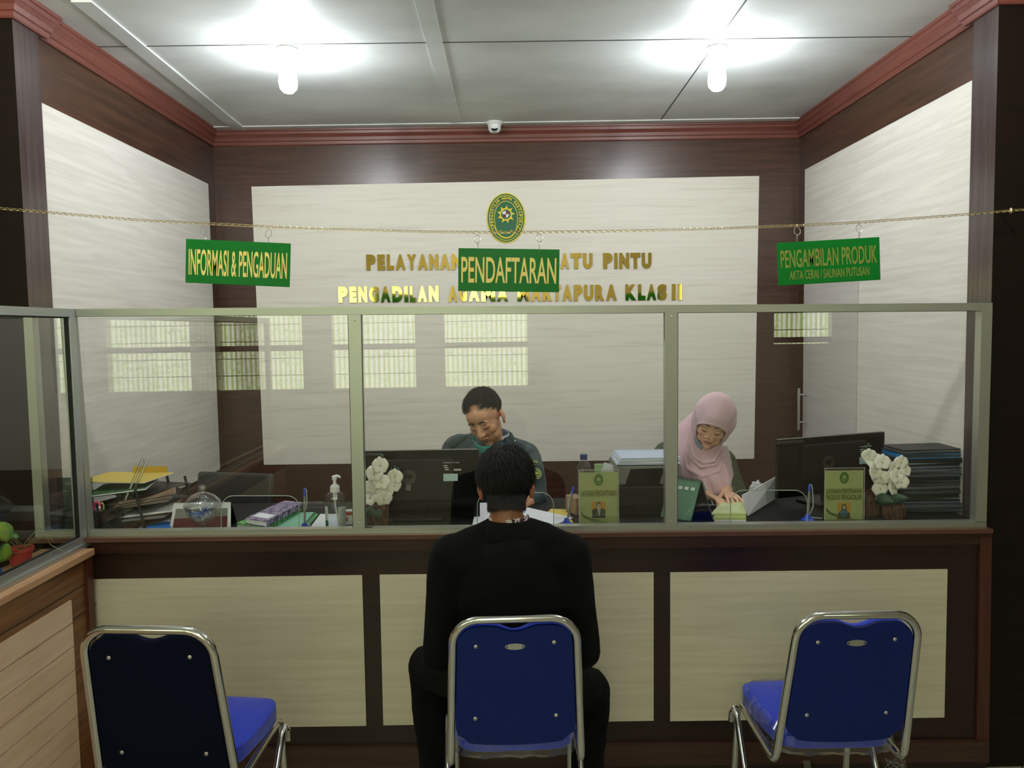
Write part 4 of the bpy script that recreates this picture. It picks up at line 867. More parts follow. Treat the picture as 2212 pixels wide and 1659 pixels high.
P = onY(1300, 1006, 3.3); o = thing('paper_sheet', 'creased white sheet leaning behind the middle sign', 'paper', (P.x-.005, 3.30, DZ+.09), (-.1, .35, 0)); MB().box((0, 0, .06), (.05, .001, .12)).make('sheet', 'paper', o)
# right calendar (tent seen from its end)
R1 = onY(1515, 1038, 3.12); A = onY(1493, 1131, 3.12); B = onY(1540, 1129, 3.12); O = V((R1.x, 3.12, DZ)); dv = V((-.105, .085, 0)); A.z = B.z = DZ
t = thing('desk_calendar', 'green leafed desk calendar with a black stand seen from its end', 'calendar', O)
A, B, R1 = A-O, B-O, R1-O
MB().slab([A, R1, R1+dv, A+dv], (-.002, -.002, 0)).make('calendar_leaves', mat('calendar_green', S(98,142,118), .6), t)
MB().slab([A+V((.003, .0, 0)), R1+V((0, 0, -.003)), R1+dv+V((0, 0, -.003)), A+dv+V((.003, 0, 0))], (.002, .002, 0)).slab([B, R1, R1+dv, B+dv], (-.0025, 0, 0)).slab([A, B, B+dv, A+dv], (0, 0, .002)).slab([A+dv*.97, B+dv*.97, R1+dv*.97], (0, .003, 0)) if False else MB().slab([A+V((.003, .0, 0)), R1+V((0, 0, -.003)), R1+dv+V((0, 0, -.003)), A+dv+V((.003, 0, 0))], (.002, .002, 0)).slab([B, R1, R1+dv, B+dv], (-.0025, 0, 0)).slab([A, B, B+dv, A+dv], (0, 0, .002)).make('stand', 'black', t)
g = MB()
for k in range(20):
    c = R1+dv*(.04+.9*k/19)+V((0, 0, -.003)); g.tube([c+V((.005*math.cos(a)*.6, .005*math.cos(a)*.8, .007*math.sin(a))) for a in [2*math.pi*j/8 for j in range(8)]], .0008, 4, closed=True)
g.make('spiral_binding', 'darkgrey', t)
g = MB()
for k in range(3):
    c = A.lerp(R1, .74)+dv*(.12+.2*k); n_ = (R1-A).normalized(); g.slab([c, c+dv*.12, c+dv*.12+n_*.012, c+n_*.012], (-.004, -.004, 0))
g.make('date_boxes', 'paper', t)
MB().slab([B+V((.001, -.001, 0)), R1+V((.001, -.001, 0)), R1+V((.001, .003, 0)), B+V((.001, .003, 0))], (.002, 0, 0)).make('stand_edge', 'grey', t)
# booklets and white folder in front of the woman
lg_ = mat('light_green_paper', S(200,212,156), .6)
for k, (q, lab, mk) in enumerate((([(1543,1124),(1612,1124),(1606,1106),(1552,1106)], 'grey white booklet at the bottom of the green pile', 'paper'), ([(1541,1117),(1612,1117),(1606,1098),(1556,1098)], 'light green booklet in the middle of the pile', mat('green_paper', S(176,190,114), .6)))):
    flat('booklet', lab, 'booklet', q, DZ+.011*k, .0095, mk, 'booklets under the hands of the woman')
flat('booklet', 'light green booklet on top of the pile under the hands of the woman', 'booklet', [(1537,1108),(1612,1108),(1602,1076),(1561,1083)], DZ+.022, .008, lg_, 'booklets under the hands of the woman')
pq_ = [(1602,1070,3.18),(1676,1029,3.48),(1673,1094,3.48),(1614,1128,3.17)]
pp = [onY(*k) for k in pq_]; pp[2].z = pp[3].z = DZ+.004; c = (pp[2]+pp[3])/2; t = thing('open_folder', 'large white sheet standing open beside the green booklets', 'folder', c); MB().slab([p-c for p in pp], (.003, -.002, 0)).make('standing_leaf', 'paper', t)
# document pile at the far right
cols = [S(30,34,40), S(60,74,90), S(150,160,172), S(36,60,48), S(52,60,66), S(28,30,30), S(92,100,92), S(34,40,52), S(120,130,150), S(40,56,90), S(176,184,196), S(30,44,60), S(30,130,200), S(16,24,34)]
Px = onY(1995, 1060, 3.3); z = DZ; n = len(cols); ords = ['lowest','second','third','fourth','fifth','sixth','seventh','eighth','ninth','tenth','eleventh','twelfth','thirteenth','topmost']; rr = random.Random(3)
for k in range(n):
    th = .0185; rz = rr.uniform(-.10, .10); o = thing('document_folder', 'document folder in the tall pile at the far right, %s from the desk up' % ords[k], 'folder', (Px.x+rr.uniform(-.012, .012), 3.28+rr.uniform(-.012, .012), z), (0, 0, rz), 'pile of document folders')
    w_ = .325-rr.uniform(0, .02); mk = mat('folder_cover', cols[k], .5)
    MB().box((0, 0, .0012), (w_, .17, .003)).box((0, 0, th-.0016), (w_, .17, .003)).box((w_/2 if k % 2 else -w_/2, 0, th/2), (.003, .17, th)).make('cover', mk, o)
    g = MB()
    for j in range(4):
        pts = []; rows = []
        for s_ in range(9): u_ = s_/8-.5; rows.append((u_*w_*.96, .0025+.0038*j+.0012*math.sin(6*u_+j+k)))
        g.prism([V((x, -.083-.003*((j*k) % 3), z_)) for x, z_ in rows]+[V((x, -.083-.003*((j*k) % 3), z_+.002)) for x, z_ in rows[::-1]], (0, .165, 0))
    g.make('papers', mat('aged_papers', S(*[(96,104,112),(120,126,132),(66,70,74),(48,54,58)][k % 4]), .7), o)
    z += th
# tissue and plant behind the side glass
P = onY(1640, 1050, 3.46); t = thing('crumpled_tissue', 'crumpled white tissue lying behind the white folder', 'tissue', (P.x, 3.49, DZ)); b = MB().ell((0, 0, .04), (.03, .02, .04), u=14, v=10)
for v in b.b.verts: v.co += V((random.uniform(-.008, .008), random.uniform(-.008, .008), random.uniform(-.006, .012)))
for v in b.b.verts: v.co.z = max(v.co.z, 0)
b.make('tissue', 'paper', t)
P = V((-1.715, 2.74, .956)); t = thing('potted_plant', 'green leafed plant in a red pot behind the side glass', 'potted plant', P)
MB().lathe([(0, 0), (.030, 0), (.040, .048), (.044, .050), (.044, .060), (.036, .060), (.034, .05), (0, .048)], n=28).make('pot', mat('red_pot', S(178,66,60), .5), t, smooth=True)
lfm = noisy(mat('bright_leaf', S(60,120,50), .4), S(50,110,50), S(140,170,50), (1,1,1), 14, 3)
for i, (x, y, w2, h2, an) in enumerate(((4,1150,24,22,1.2),(6,1195,22,15,1.9),(28,1160,9,6,.4),(-30,1140,26,20,.8))):
    C_ = onY(x, y, 2.66)-P; rows = []
    for j in range(9):
        q = j/8; wv_ = h2/pxm(2.66)*math.sin(math.pi*q)**.6; cx = (q-.5)*2*w2/pxm(2.66)
        rows.append([C_+Euler((0, an, 0)).to_matrix() @ V((cx, abs(u_)*.012, wv_*u_)) for u_ in (-1, -.5, 0, .5, 1)])
    lf = MB().grid(rows).make('leaf', lfm, t, smooth=True, angle=180); so = lf.modifiers.new('s', 'SOLIDIFY'); so.thickness = .001
    MB().tube([V((0, 0, .05)), C_*.5+V((.02, 0, .02)), C_], .0018, 5).make('stem', mat('pale_stem', S(120,130,80), .5), t, smooth=True)
for k in range(3): MB().tube([V((0, 0, .05)), V((.03+.02*k, .02*k, .09)), V((.05+.02*k, .03, .12-.03*k)), V((.06+.03*k, .05, .11-.04*k))], .0016, 5).make('stem', mat('pale_stem', S(120,130,80), .5), t, smooth=True)
P = onX(10, 1238, -1.64); t = thing('marker', 'blue and white marker standing at the edge of the side counter', 'marker', (-1.655, P.y, .956)); MB().tube([(0, 0, 0), (0, 0, .035)], .006, 10).make('barrel', 'white', t); MB().tube([(0, 0, .02), (0, 0, .048)], .007, 10).make('cap', mat('marker_blue', S(40,90,160), .4), t)
# ================================================================ PEOPLE
from mathutils import noise as MN
from mathutils.bvhtree import BVHTree
def blob(b, voxel, smooth=4, wr=0, wf=18, stretch=(1, 1, 1)):
    """one continuous surface grown over the shapes in a builder; returns a mesh"""
    me = bpy.data.meshes.new('blob'); b.b.to_mesh(me); b.b.free()
    o = bpy.data.objects.new('blob', me); COL.objects.link(o)
    r = o.modifiers.new('r', 'REMESH'); r.mode = 'VOXEL'; r.voxel_size = voxel; r.use_smooth_shade = True
    s = o.modifiers.new('s', 'SMOOTH'); s.factor = .5; s.iterations = smooth
    dg = bpy.context.evaluated_depsgraph_get(); dg.update()
    m2 = bpy.data.meshes.new_from_object(o.evaluated_get(dg)); bpy.data.objects.remove(o); bpy.data.meshes.remove(me)
    if wr:
        nr = [v.normal.copy() for v in m2.vertices]
        for v, n_ in zip(m2.vertices, nr):
            q = V((v.co.x*stretch[0], v.co.y*stretch[1], v.co.z*stretch[2]))*wf; k = 1-abs(MN.noise(q)); v.co += n_*wr*(k*k*1.6-.9+.4*MN.noise(q*2.3))
    for p_ in m2.polygons: p_.use_smooth = True
    return m2
def obj_from(me, name, mk, parent=None, loc=None):
    o = bpy.data.objects.new(name, me); COL.objects.link(o); me.materials.clear(); me.materials.append(MT[mk] if isinstance(mk, str) else mk)
    if loc is not None: o.location = loc
    if parent: o.parent = parent
    return o
def skinmat(name):
    m = mat(name, (.5,.3,.2,1), .5, sss=.12); a = nd(m, 'ShaderNodeAttribute'); a.attribute_name = 'skin_colour'
    lk(m, a.outputs['Color'], m.node_tree.nodes['Principled BSDF'].inputs['Base Color']); return m
def head_prims(b, Hm, neck_to, fem=False, L=V((0, 0, 0))):
    """head built around Hm (4x4: head centre, face to -Y); L = body location to subtract"""
    m = M.Translation(-L) @ Hm
    def E(c, r, rot=None): b.ell(c, r, rot, mtx=m, u=28, v=18)
    s = .95 if fem else 1
    E((0, .012, .035), (.076*s, .095*s, .084*s)); E((0, -.030, -.012), (.063*s, .060*s, .078*s)); E((0, -.030, -.055), (.052*s, .052*s, .050*s))
    E((0, -.062*s, -.092*s), (.022, .021, .018)); E((0, -.060, .045), (.052*s, .030, .038))
    for q in (-1, 1):
        E((q*.036*s, -.055*s, -.020), (.026, .024, .026)); E((q*.024*s, -.078*s, .024), (.024, .011, .009))
        E((q*.030*s, -.0735*s, .004), (.0155, .0125, .0125)); E((q*.040*s, -.030, -.060*s), (.018, .036, .026))
        E((q*.080*s, .008, -.008), (.007, .019, .031), Euler((math.radians(-8), 0, q*.35))); E((q*.083*s, .012, -.004), (.006, .016, .024), Euler((0, 0, q*.6))); E((q*.078*s, .004, -.034), (.006, .010, .011))
    nl = .85 if fem else 1
    b.cap((0, -.080*s, .012), (0, -.100*s*nl, -.022), .0085, .0115, m); E((0, -.102*s*nl, -.026), (.0125, .011, .009))
    for q in (-1, 1): E((q*.0125, -.092*s, -.029), (.0085, .011, .007))
    E((0, -.0865*s, -.052*s), (.021, .0085, .0052)); E((0, -.085*s, -.0605*s), (.018, .009, .0058)); E((0, -.082*s, -.042*s), (.017, .007, .010))
    hc = m @ V((0, .018, -.045)); nb = V(neck_to)-L
    b.cap(hc, nb, .050*s, .058*s)
def hand_prims(b, W, D, N, side, curl=(.35, .35, .35, .4), L=V((0, 0, 0)), spread=.10, sc=1.0, thumb=1):
    """W wrist, D finger direction, N back-of-hand normal; five separate fingers"""
    D = V(D).normalized(); N = (V(N)-D*V(N).dot(D)).normalized(); X = D.cross(N).normalized()*side; W = V(W)-L
    def P(x, y, z): return W+(X*x+D*y+N*z)*sc
    for x in (-.028, -.010, .010, .027): b.cap(P(x*.55, .005, 0), P(x, .078, 0), .0125*sc, .0095*sc, n=12)
    b.ell(P(.018, .030, -.008), .016*sc, u=12, v=8); b.ell(P(-.018, .032, -.006), .014*sc, u=12, v=8)
    ln = (.066, .076, .071, .056); xs = (.0295, .0105, -.0095, -.0285)
    for i in range(4):
        a = 0; p = P(xs[i], .080, 0); dirx = (xs[i]/.03)*spread
        for j, f in enumerate((.45, .31, .24)):
            a += curl[i]*(1, 1.1, .8)[j]; d = (D*math.cos(a)-N*math.sin(a)+X*dirx).normalized(); q = p+d*ln[i]*f*sc
            r0_ = (.0086, .0078, .0071, .0062); b.cap(p, q, r0_[j]*sc, r0_[j+1]*sc, n=12); p = q
    t0 = P(.022, .018, -.006); t1 = P(.046*thumb, .044, -.016); t2 = P(.056*thumb, .072, -.024); t3 = P(.053*thumb, .094, -.030)
    b.cap(t0, t1, .0125*sc, .0105*sc, n=12); b.cap(t1, t2, .0098*sc, .0088*sc, n=12); b.cap(t2, t3, .0085*sc, .0068*sc, n=12)
def paint_skin(me, Hm, L, skin, lip, stub=None, fem=False):
    inv = (M.Translation(-L) @ Hm).inverted(); at = me.color_attributes.new('skin_colour', 'FLOAT_COLOR', 'POINT')
    skin, lip = V(skin[:3]), V(lip[:3]); s = .95 if fem else 1; red = V((skin.x*1.08, skin.y*.82, skin.z*.78))
    for i, v in enumerate(me.vertices):
        c = inv @ v.co; k = skin.copy()
        if c.length < .2:
            n_ = MN.noise(v.co*40)*.04; k = k*(1+n_)
            if c.y < -.06:
                e = (c.x/.021)**2+((c.z+.0565*s)/.0095)**2
                if e < 1.0: k = k.lerp(lip, min(.8, max(0, (1.0-e)*2.5)))
                for q in (-1, 1):
                    d = ((c.x-q*.042)/.02)**2+((c.z+.022)/.018)**2
                    if d < 1: k = k.lerp(red, (1-d)*.25)
            if abs(c.x) > .068 and abs(c.z+.005) < .05: k = k.lerp(red, .45)
            if stub and c.y < -.055 and -.115 < c.z < -.034 and not ((c.x/.024)**2+((c.z+.056)/.010)**2 < 1):
                f = .5 if (abs(c.x) < .026 and -.050 < c.z < -.034) else (.42 if c.z < -.068 and abs(c.x) < .03 else .16)
                k = k.lerp(V(stub[:3]), f*(.8+.4*MN.noise(v.co*150)))
        at.data[i].color = (k.x, k.y, k.z, 1)
def face_bits(body, Hm, L, hairmk, fem=False, lashes=True):
    m = M.Translation(-L) @ Hm; bvh = BVHTree.FromPolygons([v.co for v in body.data.vertices], [p.vertices[:] for p in body.data.polygons])
    def surf(x, z, off=.0008):
        o_ = m @ V((x, -.2, z)); d = (m.to_3x3() @ V((0, 1, 0))).normalized(); h = bvh.ray_cast(o_, d)
        return (h[0]-d*off) if h[0] else m @ V((x, -.09, z))
    s = .95 if fem else 1
    for q in (-1, 1):
        b = MB(); pts = [(q*(.012+.031*t)*s, .0235+.0075*math.sin(math.pi*min(t*.75+.12, 1))) for t in [k/8 for k in range(9)]]
        b.tube([surf(x, z) for x, z in pts], [(.0015+.0022*math.sin(math.pi*min(.2+k/8*.8, 1)))*(0.8 if fem else 1.15) for k in range(9)], 6).make('eyebrow', hairmk, body, smooth=True)
        b = MB(); pts = [(q*(.0165+.0275*t)*s, -.0005-.0065*math.sin(math.pi*t)-.001*t) for t in [k/8 for k in range(9)]]
        b.tube([surf(x, z, .0004) for x, z in pts], [.0007+.0012*math.sin(math.pi*k/8) for k in range(9)], 6)
        for k in range(1, 9):
            x, z = pts[k]; p0 = surf(x, z, .0006); b.tube([p0, p0+m.to_3x3() @ V((q*.001, -.003, -.0035))], [.0005, .0002], 4)
        b.make('eyelash_line', hairmk, body, smooth=True)
        b = MB(); pts = [(q*(.0155+.029*t)*s, .0075+.0052*math.sin(math.pi*t)) for t in [k/8 for k in range(9)]]
        b.tube([surf(x, z, .0001) for x, z in pts], [.0004+.0005*math.sin(math.pi*k/8) for k in range(9)], 5).make('eyelid_crease', mat('eyelid_crease', S(96,62,44), .7), body, smooth=True)
    b = MB()
    b.tube([surf(x, -.0562*s+.0012*math.cos(x*140), .0002) for x in [-.019+.038*k/10 for k in range(11)]], [.0004+.0007*math.sin(math.pi*k/10) for k in range(11)], 5).make('mouth_line', mat('mouth_line', S(80,40,34), .6), body, smooth=True)
def hair(body, Hm, L, mk, keep, n, length, swirl, seed=1, r=.0011, grow=1.0, tight=.004, nape=False):
    """scalp cap trimmed to the hairline plus many curved locks"""
    m = M.Translation(-L) @ Hm; c0, R0 = V((0, .012, .035)), V((.076+tight, .095+tight, .084+tight))
    t = bmesh.new(); bmesh.ops.create_uvsphere(t, u_segments=56, v_segments=40, radius=1)
    for v in t.verts: v.co = V((v.co.x*R0.x, v.co.y*R0.y, v.co.z*R0.z))+c0
    bmesh.ops.delete(t, geom=[f for f in t.faces if not keep(f.calc_center_median())], context='FACES')
    for v in t.verts: v.co = m @ (v.co+V((0, 0, 0))*0+(v.co-c0)*(.03*MN.noise(v.co*60)))
    b = MB(); b.merge(t); rr = random.Random(seed)
    if nape:
        b.ell((0, .040, -.040), (.056, .040, .040), mtx=m)
        for _ in range(2400):
            a = rr.uniform(math.radians(10), math.radians(170)); z0 = rr.uniform(-.03, -.072); q = V((.058*math.cos(a), .036+.046*math.sin(a)*(1+.6*(z0+.03)), z0)); o_ = V((math.cos(a), math.sin(a), 0)); ll = rr.uniform(.012, .024)
            b.tube([m @ (q-o_*.003), m @ (q+o_*.0035+V((0, 0, -ll*.4))), m @ (q+o_*.001+V((-q.x*.06+rr.uniform(-.004, .004), 0, -ll)))], [r, r*1.2, r*.3], 4, cap=False)
    k = 0; tries = 0
    while k < n and tries < n*8:
        tries += 1; u = rr.uniform(-1, 1); a = rr.uniform(0, 2*math.pi); s_ = math.sqrt(1-u*u); d = V((s_*math.cos(a), s_*math.sin(a), u))
        p = V((d.x*R0.x, d.y*R0.y, d.z*R0.z))+c0
        if not keep(p): continue
        nn = V((d.x/R0.x, d.y/R0.y, d.z/R0.z)).normalized(); fl = swirl(p, rr); fl = (fl-nn*fl.dot(nn)).normalized(); ll = length(p)*rr.uniform(.6, 1.2)
        pts = []; q = p-nn*.002
        for j in range(6):
            pts.append(m @ q); up = (.9-.30*j)*grow; q = q+(fl+nn*up*.55).normalized()*ll/5
            fl = (fl+V((rr.uniform(-.25, .25), rr.uniform(-.25, .25), rr.uniform(-.25, .1)))).normalized()
            e = V(((q-c0).x/R0.x, (q-c0).y/R0.y, (q-c0).z/R0.z)).length
            if e < 1.02: q = c0+(q-c0)*(1.03/e)
        b.tube(pts, [r*1.3, r*1.5, r*1.4, r*1.1, r*.8, r*.3], 4, cap=False); k += 1
    return b.make('hair', mk, body, smooth=True, angle=180)
hairm = mat('black_hair', S(12,10,9), .5, spec=.35); hairm2 = mat('dark_brown_black_hair', S(20,18,17), .5, spec=.4)
SK1, SK2, SK3 = S(206,156,124), S(228,182,154), S(150,98,72)
# ---------------------------------------------------------------- seated client seen from behind
L = V((.0, 2.50, 0))
HP = onY(1093, 1050, 2.50)
H1 = M.Translation(HP) @ Euler((0, math.radians(-1), 0)).to_matrix().to_4x4() @ Euler((0, 0, math.pi)).to_matrix().to_4x4() @ Euler((math.radians(20), 0, 0)).to_matrix().to_4x4()
b = MB(); head_prims(b, H1, (HP.x+.002, 2.455, 1.10), L=L)
def bc(a, c, ra, rc, n=20): b.cap(V(a)-L, V(c)-L, ra, rc, n=n)
cx = HP.x+.008
bc((cx, 2.46, 1.02), (cx, 2.50, .62), .10, .11); bc((cx-.10, 2.46, 1.03), (cx+.10, 2.46, 1.03), .07, .07); bc((cx-.09, 2.50, .62), (cx+.09, 2.50, .62), .10, .10)
ELL, ELR = (cx-.225, 2.44, .735), (cx+.222, 2.44, .735); WL, WR = (cx-.13, 2.66, .66), (cx+.13, 2.66, .66)
for s_, el, wr_ in ((-1, ELL, WL), (1, ELR, WR)):
    bc((cx+s_*.165, 2.46, 1.03), el, .048, .040); bc(el, wr_, .038, .027)
    hand_prims(b, wr_, (-s_*.35, .8, -.35), (0, .3, 1), -s_, (.4, .45, .5, .55), L)
KL, KR = (cx-.300, 2.81, .53), (cx+.285, 2.81, .43); AL, AR = (cx-.27, 2.74, .10), (cx+.26, 2.76, .10)
for s_, k_, a_ in ((-1, KL, AL), (1, KR, AR)): bc((cx+s_*.09, 2.52, .60), k_, .080, .055); bc(k_, a_, .050, .036); bc(a_, (a_[0], a_[1]+.12, .045), .035, .030)
me = blob(b, .004, 4); paint_skin(me, H1, L, SK3, S(120,70,60)); body = obj_from(me, 'person', skinmat('skin_of_client'), loc=L)
tag(body, 'person in a black jacket seen from behind sitting on the middle blue chair', 'person')
face_bits(body, H1, L, hairm)
def keep1(p): return p.z > (-.062 if p.y > .055 else (-.062+(.055-p.y)*.9 if p.y > -.0 else (.005 if p.y > -.03 else .062)))
def swirl1(p, rr):
    w_ = V((.01, .055, .105)); d = p-w_; return V((-d.y*.5+d.x, d.x*.5+d.y*.6, -.05-.3*abs(d.z)))+V((rr.uniform(-.02, .02), rr.uniform(-.02, .02), 0))
hair(body, H1, L, hairm, keep1, 6000, lambda p: .040 if p.z > .02 else (.050 if p.y > .03 and p.z < -.02 else .026), swirl1, 3, .0007, .24, .009, nape=True)
# jacket
b = MB()
bc((cx, 2.455, 1.0), (cx, 2.49, .66), .140, .150, 28); b.ell(V((cx, 2.455, .93))-L, (.195, .125, .20), u=28, v=18); b.ell(V((cx, 2.48, .66))-L, (.185, .135, .14), u=28, v=18)
bc((cx-.150, 2.455, 1.025), (cx+.150, 2.455, 1.030), .080, .080, 24); bc((cx, 2.455, 1.03), (cx, 2.462, 1.115), .125, .066, 24)
bc((cx-.06, 2.457, 1.085), (cx-.165, 2.455, 1.045), .068, .066, 20); bc((cx+.06, 2.457, 1.090), (cx+.165, 2.455, 1.05), .068, .066, 20)
for s_, el, wr_ in ((-1, ELL, WL), (1, ELR, WR)):
    bc((cx+s_*.178, 2.455, 1.035), el, .076, .058); bc(el, (cx+s_*.14, 2.64, .665), .058, .044)
me = blob(b, .007, 5, .0045, 9, (1, 1, .6)); jk = obj_from(me, 'jacket', mat('black_jacket_cloth', S(4,4,4), .95, spec=.2), body)
# jacket collar: folded band around the neck
def neck_band(name, mk, c, r_, z0, h_, flare, drop, sag=0, th=.006, tilt=0):
    rows = []
    for j in range(6):
        f = j/5; row = []
        for k in range(48):
            a = 2*math.pi*k/48; front = max(0, math.sin(a))*drop
            row.append(V(c)-L+V((math.cos(a)*(r_+flare*f), math.sin(a)*(r_*1.02+flare*f)+tilt*f, z0-front-(h_*f)+.012*math.sin(math.pi*f))))
        rows.append(row)
    o = MB().grid(rows, True).make(name, mk, body, smooth=True, angle=180); so = o.modifiers.new('s', 'SOLIDIFY'); so.thickness = th; return o
neck_band('jacket_collar', mat('black_collar_cloth', S(4,4,4), .95, spec=.2), (cx, 2.468, 0), .064, 1.152, .060, .036, .05)
shm = mat('patterned_shirt', S(120,40,60), .7); noisy(shm, S(60,20,34), S(200,190,186), (1,1,1), 90, 2, .45, .52)
neck_band('shirt_collar', shm, (cx, 2.472, 0), .058, 1.163, .03, .006, .05, 0, .003)
# trousers
b = MB(); bc((cx-.09, 2.50, .63), (cx+.09, 2.50, .63), .125, .125)
for s_, k_, a_ in ((-1, KL, AL), (1, KR, AR)): bc((cx+s_*.10, 2.53, .62), k_, .100, .078); bc(k_, (a_[0], a_[1], .13), .076, .062)
obj_from(blob(b, .007, 5, .004, 10), 'trousers', mat('black_trousers', S(4,4,4), .95, spec=.2), body)
for a_ in (AL, AR): b = MB(); bc((a_[0], a_[1]-.03, .045), (a_[0], a_[1]+.13, .040), .044, .038); bc((a_[0], a_[1]-.01, .05), (a_[0], a_[1], .10), .045, .042); obj_from(blob(b, .006, 3), 'shoe', 'black', body)
# ---------------------------------------------------------------- officer behind the counter
L = V((-.08, 3.78, .18)); HP = onY(1048, 902, 3.60)
H2 = M.Translation(HP) @ Euler((0, math.radians(-11), 0)).to_matrix().to_4x4() @ Euler((0, 0, math.radians(-24))).to_matrix().to_4x4() @ Euler((math.radians(25), 0, 0)).to_matrix().to_4x4() @ M.Diagonal((1.04, 1.04, 1.06, 1))
b = MB(); NB = (-.08, 3.74, 1.20); head_prims(b, H2, NB, L=L)
SHl, SHr = onY(988, 975, 3.74), onY(1136, 992, 3.74); bcx = (SHl.x+SHr.x)/2
bc((bcx, 3.74, 1.12), (bcx, 3.80, .75), .11, .11); bc(SHl, SHr, .055, .055); bc((bcx-.09, 3.80, .72), (bcx+.09, 3.80, .72), .09, .09)
E1 = onY(962, 1085, 3.60); E2 = onY(1158, 1078, 3.58); W1 = V((-.27, 3.50, .995)); W2 = onY(1128, 1092, 3.44)
for s_, sh, el, wr_ in ((-1, SHl, E1, W1), (1, SHr, E2, W2)):
    bc(sh, el, .046, .040); bc(el, wr_, .038, .028); hand_prims(b, wr_, (-s_*.25, -.55, -.06), (0, -.1, 1), s_, (.25, .3, .3, .35), L)
for s_ in (-1, 1): k_ = (bcx+s_*.12, 3.62, .70); bc((bcx+s_*.09, 3.80, .70), k_, .075, .055); bc(k_, (bcx+s_*.12, 3.66, .26), .05, .036); bc((bcx+s_*.12, 3.66, .25), (bcx+s_*.12, 3.56, .22), .034, .030)
me = blob(b, .0026, 5); paint_skin(me, H2, L, SK1, S(150,92,80), S(60,44,36)); body = obj_from(me, 'person', skinmat('skin_of_officer'), loc=L)
tag(body, 'person in a dark green uniform with short black hair looking down behind the middle monitor', 'person')
face_bits(body, H2, L, hairm2)
def keep2(p):
    if p.z < -.01: return p.y > .045 and p.z > -.05
    if p.y < -.045: return p.z > (.100 if abs(p.x-.005) < .03 else .078)
    return p.z > (.022 if p.y > -.005 else (.048 if p.y > -.03 else .070))
def swirl2(p, rr): return V((p.x*.6+rr.uniform(-.05, .05), -.02+rr.uniform(-.05, .05), .03))
hair(body, H2, L, hairm2, keep2, 3200, lambda p: .034 if p.z > .085 else (.016 if p.z > .06 else .007), swirl2, 5, .0007, 1.15, .004)
unm = mat('dark_green_uniform', S(40,62,66), .75, sheen=.2)
b = MB(); bc((bcx, 3.735, 1.12), (bcx, 3.79, .80), .145, .15, 28); bc(SHl+V((.02, 0, 0)), SHr-V((.02, 0, 0)), .078, .078, 24); bc((bcx+.02, 3.735, 1.14), (bcx+.03, 3.735, 1.215), .115, .070, 24)
for sh in (SHl, SHr): bc((bcx+.025, 3.735, 1.20), sh+V((0, 0, .008)), .074, .070, 24)
for sh, el, wr_ in ((SHl, E1, W1), (SHr, E2, W2)): bc(sh, el, .074, .060); q = V(el).lerp(V(wr_), .72 if wr_ is W1 else .35); bc(el, q, .058, .048)
bc((bcx-.08, 3.79, .76), (bcx+.08, 3.79, .76), .13, .13)
me = blob(b, .006, 4, .004, 10, (1, 1, .7)); obj_from(me, 'uniform_shirt', unm, body)
b = MB()
bc((bcx-.09, 3.80, .72), (bcx+.09, 3.80, .72), .11, .11)
for s_ in (-1, 1): bc((bcx+s_*.09, 3.80, .71), (bcx+s_*.12, 3.61, .70), .095, .075); bc((bcx+s_*.12, 3.61, .70), (bcx+s_*.12, 3.66, .27), .075, .06)
obj_from(blob(b, .008, 4), 'trousers', mat('dark_trousers', S(30,34,36), .8), body)
for s_ in (-1, 1): b = MB(); bc((bcx+s_*.12, 3.70, .225), (bcx+s_*.12, 3.54, .22), .042, .038); obj_from(blob(b, .008, 3), 'shoe', 'black', body)
bv = BVHTree.FromPolygons([v.co for v in me.vertices], [p.vertices[:] for p in me.polygons])
def onbody(x, y, off=.003):
    d = ray(x, y).normalized(); h = bv.ray_cast(CAM-L, d); return ((h[0], h[1]) if h[0] else (onY(x, y, 3.66)-L, -d))
# collar, epaulettes, patches
col_ = [MB(), MB()]
nc = V((bcx+.025, 3.725, 0))-V((L.x, L.y, 0))
rows = []
for j in range(5):
    f = j/4; rows.append([nc+V((math.cos(a)*(.066+.022*f), math.sin(a)*(.062+.02*f), (1.262-L.z)-.046*f+.010*math.sin(math.pi*f)-(.022 if math.sin(a) < 0 else 0)*-math.sin(a))) for a in [math.radians(-60+300*k/30) for k in range(31)]])
o = MB().grid(rows).make('shirt_collar', unm, body, smooth=True, angle=180); so = o.modifiers.new('s', 'SOLIDIFY'); so.thickness = .003
rows = [[nc+V((math.cos(a)*(.062), math.sin(a)*.058, (z-L.z)-(.022 if math.sin(a) < 0 else 0)*-math.sin(a))) for a in [math.radians(-70+320*k/30) for k in range(31)]] for z in (1.225, 1.272)]
MB().grid(rows).make('undershirt', 'white', body, smooth=True)
for (xa, ya), (xb, yb), wd in (((1000, 940), (968, 962), .028), ((1108, 955), (1146, 978), .028)):
    pts = [onbody(xa+(xb-xa)*k/6, ya+(yb-ya)*k/6) for k in range(7)]; rows = []
    for k, (p, n_) in enumerate(pts):
        d = (pts[min(k+1, 6)][0]-pts[max(k-1, 0)][0]).normalized(); s2 = d.cross(n_).normalized()*wd; rows.append([p+n_*.003-s2, p+n_*.006, p+n_*.003+s2])
    o = MB().grid(rows).make('epaulette', unm, body, smooth=True); so = o.modifiers.new('s', 'SOLIDIFY'); so.thickness = .003
for x, y in ((1016, 940), (1111, 955)):
    p, n_ = onbody(x, y); MB().ell(p+n_*.008, (.006, .005, .006), u=12, v=8).make('button', 'chrome', body, smooth=True)
p, n_ = onbody(1158, 1024); rotm = V((0, -1, 0)).rotation_difference(n_).to_matrix()
def patch(poly, mk, lay, nm, par): MB().prism([p+n_*(.004+.0008*lay)+rotm @ V((x, 0, z)) for x, z in poly], n_*.0008).make(nm, mk, par)
pe = thing('tmp', '', ''); bpy.data.objects.remove(pe)
